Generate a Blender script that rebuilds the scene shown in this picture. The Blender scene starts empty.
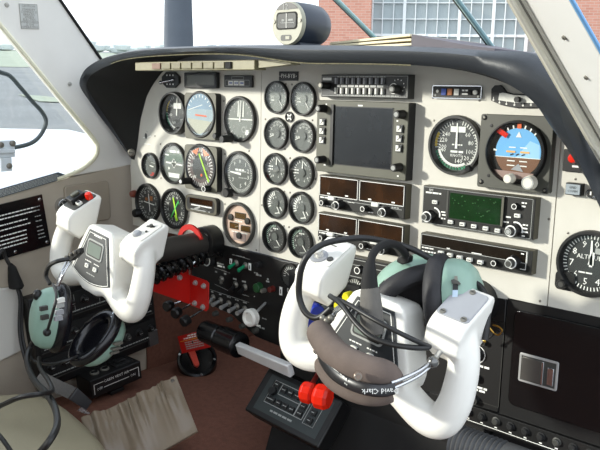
import bpy, bmesh, math, random
from mathutils import Matrix, Vector
random.seed(4)
S = bpy.context.scene
COL = S.collection
PI = math.pi

# ------------------------------------------------------------------ camera
F_PX = 728.19
CAM = Vector((0.86168, -0.88849, 0.13043))
RT = Vector((0.74093647, 0.6712695, 0.02025859))
UP = Vector((-0.1353188, 0.11967972, 0.98354745))
FW = Vector((-0.65780086, 0.73148754, -0.17951045))
cd = bpy.data.cameras.new('camera'); cam = bpy.data.objects.new('camera', cd); COL.objects.link(cam)
cam.matrix_world = Matrix(((RT.x, UP.x, -FW.x, CAM.x), (RT.y, UP.y, -FW.y, CAM.y), (RT.z, UP.z, -FW.z, CAM.z), (0, 0, 0, 1)))
cd.sensor_width = 36; cd.sensor_fit = 'HORIZONTAL'; cd.lens = F_PX * 36 / 600; cd.clip_start = 0.02; cd.clip_end = 2000
S.camera = cam

def ray(u, v): return RT * ((u - 300) / F_PX) - UP * ((v - 225) / F_PX) + FW
def aY(u, v, y=0.0):
    r = ray(u, v); return CAM + r * ((y - CAM.y) / r.y)
def aX(u, v, x):
    r = ray(u, v); return CAM + r * ((x - CAM.x) / r.x)
def aZ(u, v, z):
    r = ray(u, v); return CAM + r * ((z - CAM.z) / r.z)

# ------------------------------------------------------------------ materials
def lin(c):
    return tuple(((x / 255) / 12.92 if x / 255 <= 0.04045 else ((x / 255 + 0.055) / 1.055) ** 2.4) for x in c)
MATS = {}
def mat(name, rgb, rough=0.5, metal=0.0, var=0.06, scale=40.0, bump=0.0, bscale=300.0, coat=0.0, spec=0.5, emit=0.0):
    if name in MATS: return MATS[name]
    m = bpy.data.materials.new(name); m.use_nodes = True
    nt = m.node_tree; b = nt.nodes['Principled BSDF']
    c = lin(rgb)
    b.inputs['Roughness'].default_value = rough
    b.inputs['Metallic'].default_value = metal
    b.inputs['Coat Weight'].default_value = coat
    b.inputs['Specular IOR Level'].default_value = spec
    tc = nt.nodes.new('ShaderNodeTexCoord')
    if var > 0:
        n = nt.nodes.new('ShaderNodeTexNoise'); n.inputs['Scale'].default_value = scale; n.inputs['Detail'].default_value = 4
        r = nt.nodes.new('ShaderNodeMapRange')
        r.inputs['From Min'].default_value = 0.3; r.inputs['From Max'].default_value = 0.7
        r.inputs['To Min'].default_value = 1 - var; r.inputs['To Max'].default_value = 1 + var
        mx = nt.nodes.new('ShaderNodeVectorMath'); mx.operation = 'SCALE'
        mx.inputs[0].default_value = c
        nt.links.new(tc.outputs['Object'], n.inputs['Vector'])
        nt.links.new(n.outputs['Fac'], r.inputs['Value'])
        nt.links.new(r.outputs['Result'], mx.inputs['Scale'])
        nt.links.new(mx.outputs['Vector'], b.inputs['Base Color'])
    else:
        b.inputs['Base Color'].default_value = (*c, 1)
    if bump > 0:
        n2 = nt.nodes.new('ShaderNodeTexNoise'); n2.inputs['Scale'].default_value = bscale; n2.inputs['Detail'].default_value = 3
        bp = nt.nodes.new('ShaderNodeBump'); bp.inputs['Strength'].default_value = bump; bp.inputs['Distance'].default_value = 0.001
        nt.links.new(tc.outputs['Object'], n2.inputs['Vector'])
        nt.links.new(n2.outputs['Fac'], bp.inputs['Height']); nt.links.new(bp.outputs['Normal'], b.inputs['Normal'])
    if emit > 0:
        b.inputs['Emission Color'].default_value = (*c, 1); b.inputs['Emission Strength'].default_value = emit
    MATS[name] = m
    return m
def glassmat(name, tint=(1, 1, 1), refl=0.05, rough=0.02):
    m = bpy.data.materials.new(name); m.use_nodes = True; nt = m.node_tree
    nt.nodes.remove(nt.nodes['Principled BSDF']); out = nt.nodes['Material Output']
    t = nt.nodes.new('ShaderNodeBsdfTransparent'); t.inputs['Color'].default_value = (*tint, 1)
    g = nt.nodes.new('ShaderNodeBsdfGlossy'); g.inputs['Roughness'].default_value = rough
    mx = nt.nodes.new('ShaderNodeMixShader'); mx.inputs['Fac'].default_value = refl
    nt.links.new(t.outputs[0], mx.inputs[1]); nt.links.new(g.outputs[0], mx.inputs[2]); nt.links.new(mx.outputs[0], out.inputs['Surface'])
    MATS[name] = m
    return m
CREAM = mat('cream_panel_paint', (202, 199, 188), 0.45, var=0.03, bump=0.08, bscale=900)
WHITE = mat('white_yoke_plastic', (228, 226, 218), 0.32, var=0.02)
WHITE2 = mat('white_trim_plastic', (214, 212, 203), 0.5, var=0.03, scale=12)
PILLAR = mat('grey_pillar_fabric', (224, 222, 215), 0.75, var=0.05, scale=9, bump=0.1, bscale=400)
BEIGE = mat('beige_sidewall_vinyl', (172, 162, 146), 0.65, var=0.05, scale=8, bump=0.15, bscale=500)
BEIGE2 = mat('kick_panel_vinyl', (156, 146, 130), 0.6, var=0.05, scale=8, bump=0.15, bscale=500)
BLK = mat('black_paint', (16, 16, 16), 0.45, var=0.08)
BLKG = mat('black_gloss', (16, 16, 17), 0.18, var=0.05)
BLKM = mat('black_matt', (15, 15, 15), 0.8, var=0.1)
DKG = mat('dark_grey_bezel', (58, 58, 54), 0.5, var=0.06)
MFDG = mat('grey_green_bezel', (84, 84, 71), 0.5, var=0.05)
RADIO = mat('radio_black_face', (27, 27, 25), 0.4, var=0.08)
RAIL = mat('radio_case_olive', (76, 72, 57), 0.5, var=0.06)
HOOD = mat('glareshield_vinyl', (45, 49, 54), 0.4, var=0.06, scale=20, bump=0.25, bscale=700)
HOODIN = mat('glareshield_lining', (24, 24, 21), 0.85, var=0.1)
DIAL = mat('dial_black', (44, 46, 46), 0.5, var=0.05)
DIALG = mat('dial_grey', (112, 117, 112), 0.5, var=0.06)
DIALM = mat('dial_dark_grey', (80, 84, 81), 0.5, var=0.05)
MK = mat('white_marking', (236, 236, 230), 0.6, var=0)
MKG = mat('grey_marking', (160, 162, 158), 0.6, var=0)
YEL = mat('yellow_marking', (222, 190, 50), 0.6, var=0)
LIME = mat('lime_needle', (170, 220, 40), 0.5, var=0)
GRN = mat('green_needle', (70, 200, 90), 0.5, var=0)
ORG = mat('orange_marking', (224, 92, 28), 0.5, var=0)
RED = mat('red_paint', (186, 24, 16), 0.4, var=0.06, scale=25)
REDK = mat('red_knob_plastic', (214, 36, 14), 0.22, var=0.04)
BLUEK = mat('blue_knob_plastic', (24, 44, 150), 0.3, var=0.04)
YELK = mat('yellow_knob_plastic', (214, 206, 20), 0.4, var=0.04)
SKYB = mat('attitude_sky_blue', (100, 172, 226), 0.5, var=0)
SKYP = mat('attitude_pale_blue', (150, 168, 178), 0.5, var=0.1, scale=60)
GNDB = mat('attitude_ground_brown', (110, 70, 42), 0.5, var=0)
TAN = mat('tan_dial', (208, 178, 160), 0.5, var=0.04)
AMB = mat('amber_display', (84, 62, 30), 0.2, var=0.15, scale=200)
AMBD = mat('amber_radio_display', (44, 25, 9), 0.12, var=0.85, scale=24)
GSCR = mat('green_screen', (12, 44, 16), 0.15, var=0.25, scale=60)
BSCR = mat('blue_black_screen', (29, 32, 36), 0.12, var=0.15, scale=30)
LCD = mat('lcd_grey', (120, 130, 122), 0.2, var=0.05)
CHR = mat('chrome', (200, 202, 205), 0.18, metal=1.0, var=0.03)
ALU = mat('brushed_aluminium', (184, 184, 182), 0.38, metal=0.45, var=0.06, scale=80)
SCREW = mat('screw_steel', (124, 121, 112), 0.4, metal=0.5, var=0)
MINT = mat('mint_green_shell', (138, 168, 153), 0.36, var=0.03)
SEAL = mat('black_ear_seal', (34, 33, 36), 0.6, var=0.12, bump=0.4, bscale=400)
GLOSS = mat('black_glossy_seal', (18, 18, 22), 0.2, var=0.08)
PAD = mat('brown_grey_suede', (96, 84, 77), 0.9, var=0.1, scale=60, bump=0.3, bscale=600)
MICF = mat('grey_mic_foam', (98, 95, 90), 0.9, var=0.1, scale=100, bump=0.5, bscale=900)
RUB = mat('black_rubber_cord', (22, 22, 22), 0.45, var=0.06)
CARPET = mat('brown_carpet', (108, 68, 52), 0.95, var=0.16, scale=120, bump=0.8, bscale=600)
DARKM = mat('dark_underpanel', (18, 17, 16), 0.8, var=0.1)
LEATH = mat('olive_beige_leather', (150, 142, 118), 0.55, var=0.04, scale=12, bump=0.25, bscale=260)
VINYL = mat('taupe_vinyl', (132, 118, 100), 0.32, var=0.05, scale=15, bump=0.15, bscale=250)
STRIPB = mat('beige_annunciator', (138, 132, 102), 0.45, var=0.08, scale=90)
LENS1 = mat('annunciator_lens', (124, 117, 88), 0.3, var=0.1, scale=120)
LENS2 = mat('brown_lens', (124, 94, 74), 0.3, var=0.1, scale=120)
TRIMY = mat('yellow_edge_piping', (112, 108, 84), 0.8, var=0.45, scale=350)
BTN = mat('white_button', (222, 222, 214), 0.4, var=0)
BTNG = mat('grey_button', (150, 152, 156), 0.4, var=0.03)
BLUEM = mat('blue_lamp', (50, 80, 170), 0.4, var=0)
AMBL = mat('amber_lamp', (184, 110, 50), 0.4, var=0)
PLATE = mat('grey_switch_plate', (150, 152, 156), 0.45, var=0.04)
PAPER = mat('cream_paper', (232, 222, 190), 0.8, var=0.05, scale=30)
PURP = mat('mauve_booklet', (84, 79, 88), 0.6, var=0.05, scale=30)
TEAL = mat('teal_edge', (134, 168, 172), 0.35, var=0.05)
PROPM = mat('propeller_grey', (72, 80, 90), 0.6, var=0.12, scale=8)
WING = mat('white_wing_paint', (236, 238, 240), 0.35, var=0.02)
GASK = mat('cream_gasket', (226, 222, 196), 0.55, var=0.03)
SEALB = mat('dark_window_seal', (66, 76, 78), 0.5, var=0.05)
CLEAR = mat('clear_plastic_latch', (206, 214, 218), 0.15, var=0.05)
LENSG = glassmat('instrument_glass', (0.97, 0.98, 0.97), 0.05, 0.03)
WSG = glassmat('windshield_glass', (0.97, 0.985, 0.98), 0.03, 0.02)
GREENT = mat('green_switch_cap', (20, 140, 96), 0.4, var=0)
DGREEN = mat('dark_green_knob', (24, 74, 36), 0.4, var=0.1)
BRASS = mat('brass_chain', (190, 150, 70), 0.3, metal=0.9, var=0.05)
GREYT = mat('ribbed_grey_plastic', (74, 75, 76), 0.5, var=0.06)

# ------------------------------------------------------------------ mesh builder
_tc = {}
def text_geo(s):
    if s in _tc: return _tc[s]
    cu = bpy.data.curves.new('t', 'FONT'); cu.body = s; cu.align_x = 'CENTER'; cu.align_y = 'CENTER'; cu.resolution_u = 1
    o = bpy.data.objects.new('t', cu); COL.objects.link(o)
    bpy.context.view_layer.update()
    dg = bpy.context.evaluated_depsgraph_get()
    me = bpy.data.meshes.new_from_object(o.evaluated_get(dg))
    g = ([v.co.copy() for v in me.vertices], [tuple(p.vertices) for p in me.polygons])
    bpy.data.objects.remove(o); bpy.data.curves.remove(cu); bpy.data.meshes.remove(me)
    _tc[s] = g
    return g
def frame(o, x, z):
    x = Vector(x).normalized(); z = Vector(z); z = (z - x * z.dot(x)).normalized(); y = z.cross(x)
    return Matrix(((x.x, y.x, z.x, o[0]), (x.y, y.y, z.y, o[1]), (x.z, y.z, z.z, o[2]), (0, 0, 0, 1)))
class MB:
    def __init__(s, F=None): s.v = []; s.f = []; s.m = []; s.mats = []; s.F = F or Matrix()
    def mi(s, m):
        if m not in s.mats: s.mats.append(m)
        return s.mats.index(m)
    def add(s, vs, fs, m):
        k = len(s.v); i = s.mi(m)
        s.v += [s.F @ Vector(p) for p in vs]
        s.f += [tuple(k + j for j in f) for f in fs]; s.m += [i] * len(fs)
        return s
    def box(s, x0, x1, y0, y1, z0, z1, m):
        vs = [(x, y, z) for x in (x0, x1) for y in (y0, y1) for z in (z0, z1)]
        return s.add(vs, [(0, 1, 3, 2), (4, 6, 7, 5), (0, 4, 5, 1), (2, 3, 7, 6), (0, 2, 6, 4), (1, 5, 7, 3)], m)
    def prism(s, poly, y0, y1, m, m2=None):
        n = len(poly)
        vs = [(p[0], y0, p[1]) for p in poly] + [(p[0], y1, p[1]) for p in poly]
        s.add(vs, [tuple(range(n))] + [(i, (i + 1) % n, n + (i + 1) % n, n + i) for i in range(n)], m)
        return s.add([(p[0], y1, p[1]) for p in poly], [tuple(range(n))], m2 or m)
    def solid(s, poly, d, m):
        # polygon of 3-D points pushed along vector d
        n = len(poly); d = Vector(d); poly = [Vector(p) for p in poly]
        return s.add(poly + [p + d for p in poly], [tuple(range(n)), tuple(range(2 * n - 1, n - 1, -1))] + [(i, (i + 1) % n, n + (i + 1) % n, n + i) for i in range(n)], m)
    def lathe(s, prof, m, cx=0, cz=0, n=32, a0=0, a1=2 * PI):
        full = abs(a1 - a0 - 2 * PI) < 1e-6; k = n if full else n + 1
        vs = []; fs = []
        for r, y in prof:
            for j in range(k):
                a = a0 + (a1 - a0) * j / n
                vs.append((cx + r * math.sin(a), y, cz + r * math.cos(a)))
        for i in range(len(prof) - 1):
            for j in range(n):
                a = i * k + j; b = i * k + (j + 1) % k
                fs.append((a, b, b + k, a + k))
        return s.add(vs, fs, m)
    def disc(s, cx, cz, r, y, m, n=32, rz=None):
        rz = rz or r
        return s.add([(cx + r * math.sin(2 * PI * j / n), y, cz + rz * math.cos(2 * PI * j / n)) for j in range(n)], [tuple(range(n))], m)
    def ring(s, cx, cz, r0, r1, y, m, a0=0.0, a1=360.0, n=24):
        vs = []
        for j in range(n + 1):
            a = math.radians(a0 + (a1 - a0) * j / n)
            vs += [(cx + r0 * math.sin(a), y, cz + r0 * math.cos(a)), (cx + r1 * math.sin(a), y, cz + r1 * math.cos(a))]
        return s.add(vs, [(2 * j, 2 * j + 1, 2 * j + 3, 2 * j + 2) for j in range(n)], m)
    def line(s, x0, z0, x1, z1, w, y, m, w2=None):
        d = Vector((x1 - x0, z1 - z0)); d.normalize(); nx, nz = -d.y * w / 2, d.x * w / 2
        k = 1 if w2 is None else w2 / w
        return s.add([(x0 + nx, y, z0 + nz), (x1 + nx * k, y, z1 + nz * k), (x1 - nx * k, y, z1 - nz * k), (x0 - nx, y, z0 - nz)], [(0, 1, 2, 3)], m)
    def rect(s, x0, z0, x1, z1, y, m): return s.add([(x0, y, z0), (x1, y, z0), (x1, y, z1), (x0, y, z1)], [(0, 1, 2, 3)], m)
    def outline(s, x0, z0, x1, z1, w, y, m):
        s.rect(x0, z0, x1, z0 + w, y, m); s.rect(x0, z1 - w, x1, z1, y, m); s.rect(x0, z0, x0 + w, z1, y, m); return s.rect(x1 - w, z0, x1, z1, y, m)
    def ticks(s, cx, cz, r0, r1, y, m, a0, a1, n, w):
        for j in range(n):
            a = math.radians(a0 + (a1 - a0) * j / max(1, n - 1))
            s.line(cx + r0 * math.sin(a), cz + r0 * math.cos(a), cx + r1 * math.sin(a), cz + r1 * math.cos(a), w, y, m)
        return s
    def text(s, t, cx, cz, h, y, m, rot=0.0):
        vs, fs = text_geo(t); c, q = math.cos(rot), math.sin(rot); k = h * 1.4
        return s.add([(cx + (p.x * c - p.y * q) * k, y, cz + (p.x * q + p.y * c) * k) for p in vs], fs, m)
    def dashes(s, x0, x1, z, h, y, m, seed=0, gap=0.6):
        rr = random.Random(seed); x = x0
        while x < x1 - h:
            w = min(rr.uniform(1.2, 4.5) * h, x1 - x); s.rect(x, z - h / 2, x + w, z + h / 2, y, m); x += w + h * gap
        return s
    def tube(s, path, r, m, n=10, caps=True, flat=1.0):
        P = [Vector(p) for p in path]; k = len(P); R = r if isinstance(r, (list, tuple)) else [r] * k
        t0 = (P[1] - P[0]).normalized(); u = t0.orthogonal().normalized(); vs = []; fs = []
        for i in range(k):
            t = (P[min(i + 1, k - 1)] - P[max(i - 1, 0)]).normalized()
            u = (u - t * u.dot(t)).normalized(); w = t.cross(u)
            for j in range(n):
                a = 2 * PI * j / n; vs.append(P[i] + (u * math.cos(a) + w * math.sin(a) * flat) * R[i])
        for i in range(k - 1):
            for j in range(n):
                a = i * n + j; b = i * n + (j + 1) % n; fs.append((a, b, b + n, a + n))
        if caps: fs += [tuple(range(n - 1, -1, -1)), tuple(range((k - 1) * n, k * n))]
        return s.add(vs, fs, m)
    def ball(s, c, r, m, n=16, sc=(1, 1, 1)):
        vs = []; fs = []; k = n // 2
        for i in range(k + 1):
            b = PI * i / k
            for j in range(n):
                a = 2 * PI * j / n; vs.append((c[0] + r * sc[0] * math.sin(b) * math.cos(a), c[1] + r * sc[1] * math.sin(b) * math.sin(a), c[2] + r * sc[2] * math.cos(b)))
        for i in range(k):
            for j in range(n): fs.append((i * n + j, i * n + (j + 1) % n, (i + 1) * n + (j + 1) % n, (i + 1) * n + j))
        return s.add(vs, fs, m)
    def grid(s, rows, m, close=False):
        k = len(rows[0]); vs = [p for r in rows for p in r]; fs = []
        for i in range(len(rows) - 1):
            for j in range(k if close else k - 1):
                a = i * k + j; b = i * k + (j + 1) % k; fs.append((a, b, b + k, a + k))
        return s.add(vs, fs, m)
def smooth(pts, n=6):
    P = [Vector(p) for p in pts]; out = []
    for i in range(len(P) - 1):
        a, b, c, d = P[max(i - 1, 0)], P[i], P[i + 1], P[min(i + 2, len(P) - 1)]
        for k in range(n):
            t = k / n; out.append(0.5 * ((2 * b) + (c - a) * t + (2 * a - 5 * b + 4 * c - d) * t * t + (3 * b - a - 3 * c + d) * t ** 3))
    out.append(P[-1]); return out
def rrect(x0, x1, z0, z1, r, n=5):
    p = []
    for cx, cz, a in ((x1 - r, z1 - r, 0), (x1 - r, z0 + r, 90), (x0 + r, z0 + r, 180), (x0 + r, z1 - r, 270)):
        for k in range(n + 1):
            t = math.radians(a + 90 * k / n); p.append((cx + r * math.sin(t), cz + r * math.cos(t)))
    return p
WM = {}
def mesh_obj(name, mb, Minv, bevel, sharp=38, clean=True):
    me = bpy.data.meshes.new(name)
    me.from_pydata([Minv @ p for p in mb.v], [], mb.f)
    for m in mb.mats: me.materials.append(m)
    me.polygons.foreach_set('material_index', mb.m)
    if clean:
        bm = bmesh.new(); bm.from_mesh(me); bmesh.ops.remove_doubles(bm, verts=bm.verts, dist=1e-6)
        bmesh.ops.recalc_face_normals(bm, faces=bm.faces); bm.to_mesh(me); bm.free()
    me.polygons.foreach_set('use_smooth', [True] * len(me.polygons)); me.set_sharp_from_angle(angle=math.radians(sharp)); me.update()
    o = bpy.data.objects.new(name, me); COL.objects.link(o)
    if bevel:
        b = o.modifiers.new('bevel', 'BEVEL'); b.width = bevel; b.segments = 3; b.limit_method = 'ANGLE'; b.angle_limit = math.radians(40)
        b.harden_normals = False
    return o
def setp(o, label, cat, group=None):
    o['label'] = label; o['category'] = cat
    if group: o['group'] = group
def thing(name, label, cat, loc=(0, 0, 0), group=None, M=None):
    o = bpy.data.objects.new(name, None); COL.objects.link(o); o.empty_display_size = 0.02
    m = M or Matrix.Translation(Vector(loc)); o.matrix_world = m; WM[o.name] = m.copy(); setp(o, label, cat, group)
    return o
def part(name, mb, parent, label=None, bevel=0, sharp=38, stuff=False):
    o = mesh_obj(name, mb, WM[parent.name].inverted(), bevel, sharp); o.parent = parent; WM[o.name] = WM[parent.name]
    if label: o['label'] = label
    if stuff: o['kind'] = 'stuff'
    return o
def solo(name, mb, label, cat, group=None, bevel=0, kind=None, sharp=38):
    lo = [min(p[i] for p in mb.v) for i in range(3)]; hi = [max(p[i] for p in mb.v) for i in range(3)]
    c = Vector(((lo[0] + hi[0]) / 2, (lo[1] + hi[1]) / 2, lo[2])); M = Matrix.Translation(c)
    o = mesh_obj(name, mb, M.inverted(), bevel, sharp); o.matrix_world = M; WM[o.name] = M
    if kind: o['kind'] = kind
    if label: setp(o, label, cat, group)
    return o
def struct(name, mb, bevel=0, label=None):
    o = solo(name, mb, None, None, bevel=bevel, kind='structure')
    if label: o['label'] = label
    return o
def rY(u0, v0, u1, v1, y):
    a, b = aY(u0, v0, y), aY(u1, v1, y); return a.x, b.x, b.z, a.z      # x0,x1,z0,z1
SKY_STRENGTH = 1.85; SUN_STRENGTH = 4.4; SUN_DIR = (-0.70, -0.75, 0.26); EXPOSURE = 0.22
# ------------------------------------------------------------------ the cabin shell (setting)
XW = -0.45
def slab(poly_yz, x0, x1, m, nm, bevel=0):
    b = MB(); b.solid([(x0, y, z) for y, z in poly_yz], (x1 - x0, 0, 0), m); return struct(nm, b, bevel)
b = MB()
b.solid([(XW, y, z) for y, z in [(0.62, -0.02), (0.02, -0.03), (-0.125, -0.048), (-0.27, -0.07), (-1.7, -0.09), (-1.7, -0.5), (0.62, -0.5)]], (-0.03, 0, 0), BEIGE)
b.solid([(XW + 0.004, y, z) for y, z in [(0.62, -0.1), (0.055, -0.1), (0.055, -0.5), (0.62, -0.5)]], (-0.003, 0, 0), CARPET)
struct('wall_left', b)
b = MB()
b.solid([(XW, y, z) for y, z in [(0.14, -0.033), (0.0, 0.135), (-0.044, 0.19), (-0.128, 0.294), (-0.41, 0.62), (-0.587, 0.62), (-0.2489, 0.2384), (-0.1359, 0.1097), (-0.0611, 0.0258), (-0.052, 0.008), (-0.062, -0.012), (-0.10, -0.036), (-0.125, -0.046), (0.02, -0.032)]], (-0.02, 0, 0), PILLAR)
p = struct('trim_1', b, 0.004)
b = MB()
gl = [(-0.594, 0.62), (-0.2489, 0.2384), (-0.1359, 0.1097), (-0.0661, 0.0298), (-0.057, 0.008), (-0.066, -0.012), (-0.10, -0.034), (-0.15, -0.048)]
b.tube(smooth([(XW + 0.001, y, z) for y, z in gl], 5), 0.0045, GASK, 8)
struct('window_2_frame', b)
b = MB()
b.tube([(XW + 0.001, y, z) for y, z in ((-0.41, 0.62), (-0.128, 0.294), (-0.044, 0.19), (0.06, 0.062))], 0.003, BLKM, 8)
struct('trim_4', b)
# the side window pane behind the wall opening
b = MB(); b.solid([(XW - 0.022, y, z) for y, z in [(0.0, -0.04), (-0.58, 0.62), (-1.6, 0.62), (-1.6, -0.08), (-0.27, -0.068)]], (-0.003, 0, 0), WSG)
struct('window_2', b)
# floor, firewall, ceiling, rear wall
b = MB(); b.box(-0.48, 0.60, -1.7, 0.62, -0.52, -0.5, CARPET); struct('floor', b)
b = MB(); b.box(-0.48, 0.64, 0.60, 0.62, -0.5, 0.16, DARKM); struct('wall_front', b)
b = MB(); b.box(-0.5, 0.64, -1.7, -0.40, 0.80, 0.82, WHITE2); struct('ceiling', b)
b = MB(); b.box(-0.48, 0.62, -1.72, -1.7, -0.5, 0.80, BEIGE); struct('wall_rear', b)
b = MB(); b.box(0.665, 0.69, -0.02, 0.6, -0.5, 0.10, DARKM); struct('wall_right', b)
# right windshield post: cream channel next to the glass, wide white cover beyond
def rp(u, v, x): q = aX(u, v, x); return Vector((x, q.y, q.z))
PWH = mat('bright_post_cover', (240, 240, 236), .5, var=.02, scale=10)
CHN = mat('pale_post_channel', (226, 222, 206), .5, var=.05, scale=15)
A0, A1, B0, B1 = rp(501, -8, .535), rp(612, 186, .562), rp(520, -8, .549), rp(612, 152, .575)
C0, C1 = rp(562, -12, .612), rp(609, 70, .625)
bk = Vector((0.01, .03, .006))
b = MB(); b.solid([A0, B0, B1, A1], bk, CHN)
b.tube([A0.lerp(B0, .35) - bk * .05, A1.lerp(B1, .35) - bk * .05], 0.0028, CHN, 8); b.tube([A0.lerp(B0, .8) - bk * .04, A1.lerp(B1, .8) - bk * .04], 0.0011, SCREW, 6)
struct('trim_2', b, 0.002)
b = MB(); b.solid([B0, C0, C1, B1], bk * .2, PWH); struct('trim_3', b, 0.002)
nrm = (C0 - B0).cross(B1 - B0).normalized(); nrm = nrm if nrm.dot(CAM - B0) > 0 else -nrm
for u, v in ((564, 38), (586, 78)):
    r = ray(u, v); q = CAM + r * ((B0 - CAM).dot(nrm) / r.dot(nrm)); k = MB(Matrix.Translation(q) @ nrm.to_track_quat('-Y', 'Z').to_matrix().to_4x4()); k.lathe([(0.0024, 0.001), (0.0024, -0.0008), (0.0, -0.001)], SCREW, n=12); k.box(-0.0018, 0.0018, -0.0014, -0.0008, -0.0003, 0.0003, BLKM)
    solo('post_screw', k, None, None, kind='structure')
b = MB(); b.tube([C0 + bk * .1, C1 + bk * .1], 0.0020, mat('blue_edge_film', (124, 178, 226), 0.4, var=0.03), 8); struct('trim_5', b)

# windshield pane
b = MB(); rows = []
for i in range(13):
    t = i / 12; x = -0.445 + 1.0 * t; e = abs(2 * t - 1) ** 2.4
    yb = 0.46 - 0.44 * e; zb = 0.17 - 0.035 * e
    rows.append([(x, yb + (-0.41 - 0.1 * (1 - e) - yb) * s, zb + (0.62 - zb) * s) for s in (0, 0.25, 0.5, 0.75, 1)])
b.grid(rows, WSG); struct('window_1', b)
# the two slim braces inside the glass
for n, (u0, v0, u1, v1) in enumerate(((334, -3, 382, 45), (453, -6, 496, 52))):
    q = aY(u1, v1, 0.26); r = aX(u0, v0, q.x); d = (r - q)
    b = MB(); b.tube([q - d * 0.1, r + d * 0.9], 0.0042, TEAL, 8)
    b.tube([q - d * 0.1 + Vector((-0.005, 0, 0)), r + d * 0.9 + Vector((-0.005, 0, 0))], 0.0028, BLK, 8)
    struct('trim_%d' % (6 + n), b)

# sidewall fittings
def wall_quad(pts, x): return [(x, aX(u, v, x).y, aX(u, v, x).z) for u, v in pts]
def wframe(TL, TR, BL, x):
    a, c, d = aX(*TL, x), aX(*TR, x), aX(*BL, x); M = frame(a, c - a, a - d)
    W = (c - a).length; H = (M.inverted() @ d).z
    return M, W, H
M, W, H = wframe((-14, 208), (42, 194.5), (-6, 262), XW + 0.004)
t = thing('checklist_placard', 'black placard with rows of white lettering screwed to the beige left sidewall', 'placard', M=M)
b = MB(M); b.box(0, W, 0, 0.0045, H, 0, BLKG)
for i, (zz, w0) in enumerate(((.20, .8), (.27, .85), (.38, .66), (.47, .7), (.58, .62), (.66, .6), (.73, .62), (.80, .58))):
    b.dashes(0.006, W * w0, H * zz, 0.0022, -0.0003, MK, seed=i); b.dashes(W * 0.8, W * 0.93, H * zz, 0.0018, -0.0003, MKG, seed=i + 30)
part('plate', b, t)
for sx, sz in ((0.94, 0.08), (0.94, 0.92), (0.06, 0.08), (0.35, 0.93)):
    k = MB(M); k.lathe([(0.0036, 0), (0.0034, -0.0012), (0.002, -0.0018), (0, -0.0018)], CHR, W * sx, H * sz, 14); k.box(W * sx - .0022, W * sx + .0022, -.0021, -.0017, H * sz - .0003, H * sz + .0003, BLKM)
    part('screw', k, t)
M, W, H = wframe((-8, 191.5), (61, 171.5), (-4, 199), XW + 0.003)
t = thing('sill_placard', 'long narrow dark placard of tiny lettering along the sill under the left window', 'placard', M=M)
b = MB(M); b.prism([(0, H), (0, 0), (W * .96, 0), (W * 1.13, H * 1.0)], 0.003, 0, mat('slate_placard', (62, 74, 82), 0.4, var=0.05))
for i in range(5): b.dashes(0.004, W * (0.93 + 0.02 * i), H * (0.17 + 0.165 * i), 0.0016, -0.0003, MKG, seed=i + 5)
part('plate', b, t)
M, W, H = wframe((63, 186), (101, 181), (52, 229), XW + 0.001)
b = MB(M); b.prism([(p[0] + (0.02 * (p[1] / H)) * 0, p[1]) for p in rrect(0, W * 1.18, H, 0, 0.008)], 0.001, -0.005, BEIGE2)
solo('vent_cover', b, 'square taupe cover on the left sidewall behind the white yoke grip', 'cover', bevel=0.002)
# round gauge beside the grip
q = aX(64, 206, XW + 0.006); M = frame(q, (0, -1, 0), (0, 0, 1)) if False else frame(q, (0, 1, 0), (0, 0, 1))
t = thing('thermometer_gauge', 'small round chrome-rimmed gauge on the left sidewall beside the far grip of the left yoke', 'gauge', M=M)
b = MB(M); b.lathe([(0.017, 0.006), (0.017, -0.006), (0.0155, -0.008), (0.0145, -0.006), (0.0145, -0.002)], CHR, n=32); part('rim', b, t)
b = MB(M); b.disc(0, 0, 0.0145, -0.002, DIAL); b.ticks(0, 0, 0.0105, 0.0135, -0.0025, MK, -140, 140, 23, 0.0006); b.line(0, 0, -0.006, 0.008, 0.0008, -0.003, MK); part('dial', b, t)
# placard on the pillar
M, W, H = wframe((19, 3.5), (37, 4.5), (16, 28.5), XW + 0.001)
t = thing('caution_placard', 'small pale caution placard with dark lettering high on the grey left windshield post', 'placard', M=M)
b = MB(M); b.box(0, W, 0, 0.002, H, 0, mat('placard_grey', (186, 188, 184), 0.6, var=0.03)); b.outline(0, H, W, 0, 0.0006, -0.0003, SCREW)
for i, s in enumerate(('CAUTION', 'STANDBY', 'COMPASS IS', 'ERRATIC', 'WHEN', 'ELECTRIC', 'WINDSHIELD', 'IS ON', 'OPERATING')):
    b.text(s, W * .5, H * (0.09 + 0.1 * i + (0.04 if i else 0)), 0.0042, -0.0004, SCREW)
part('plate', b, t)
for u, v in ((70, 84), (7, 5), (75, 172)):
    q = aX(u, v, XW + 0.001); k = MB(frame(q, (0, 1, 0), (0, 0, 1))); k.lathe([(0.0042, 0.001), (0.0042, -0.0006), (0.0025, -0.0013), (0, -0.0013)], mat('pale_screw', (170, 168, 160), .5, var=0), n=14); k.box(-.0025, .0025, -.0017, -.001, -.0004, .0004, SCREW)
    solo('post_screw', k, None, None, kind='structure')
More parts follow.
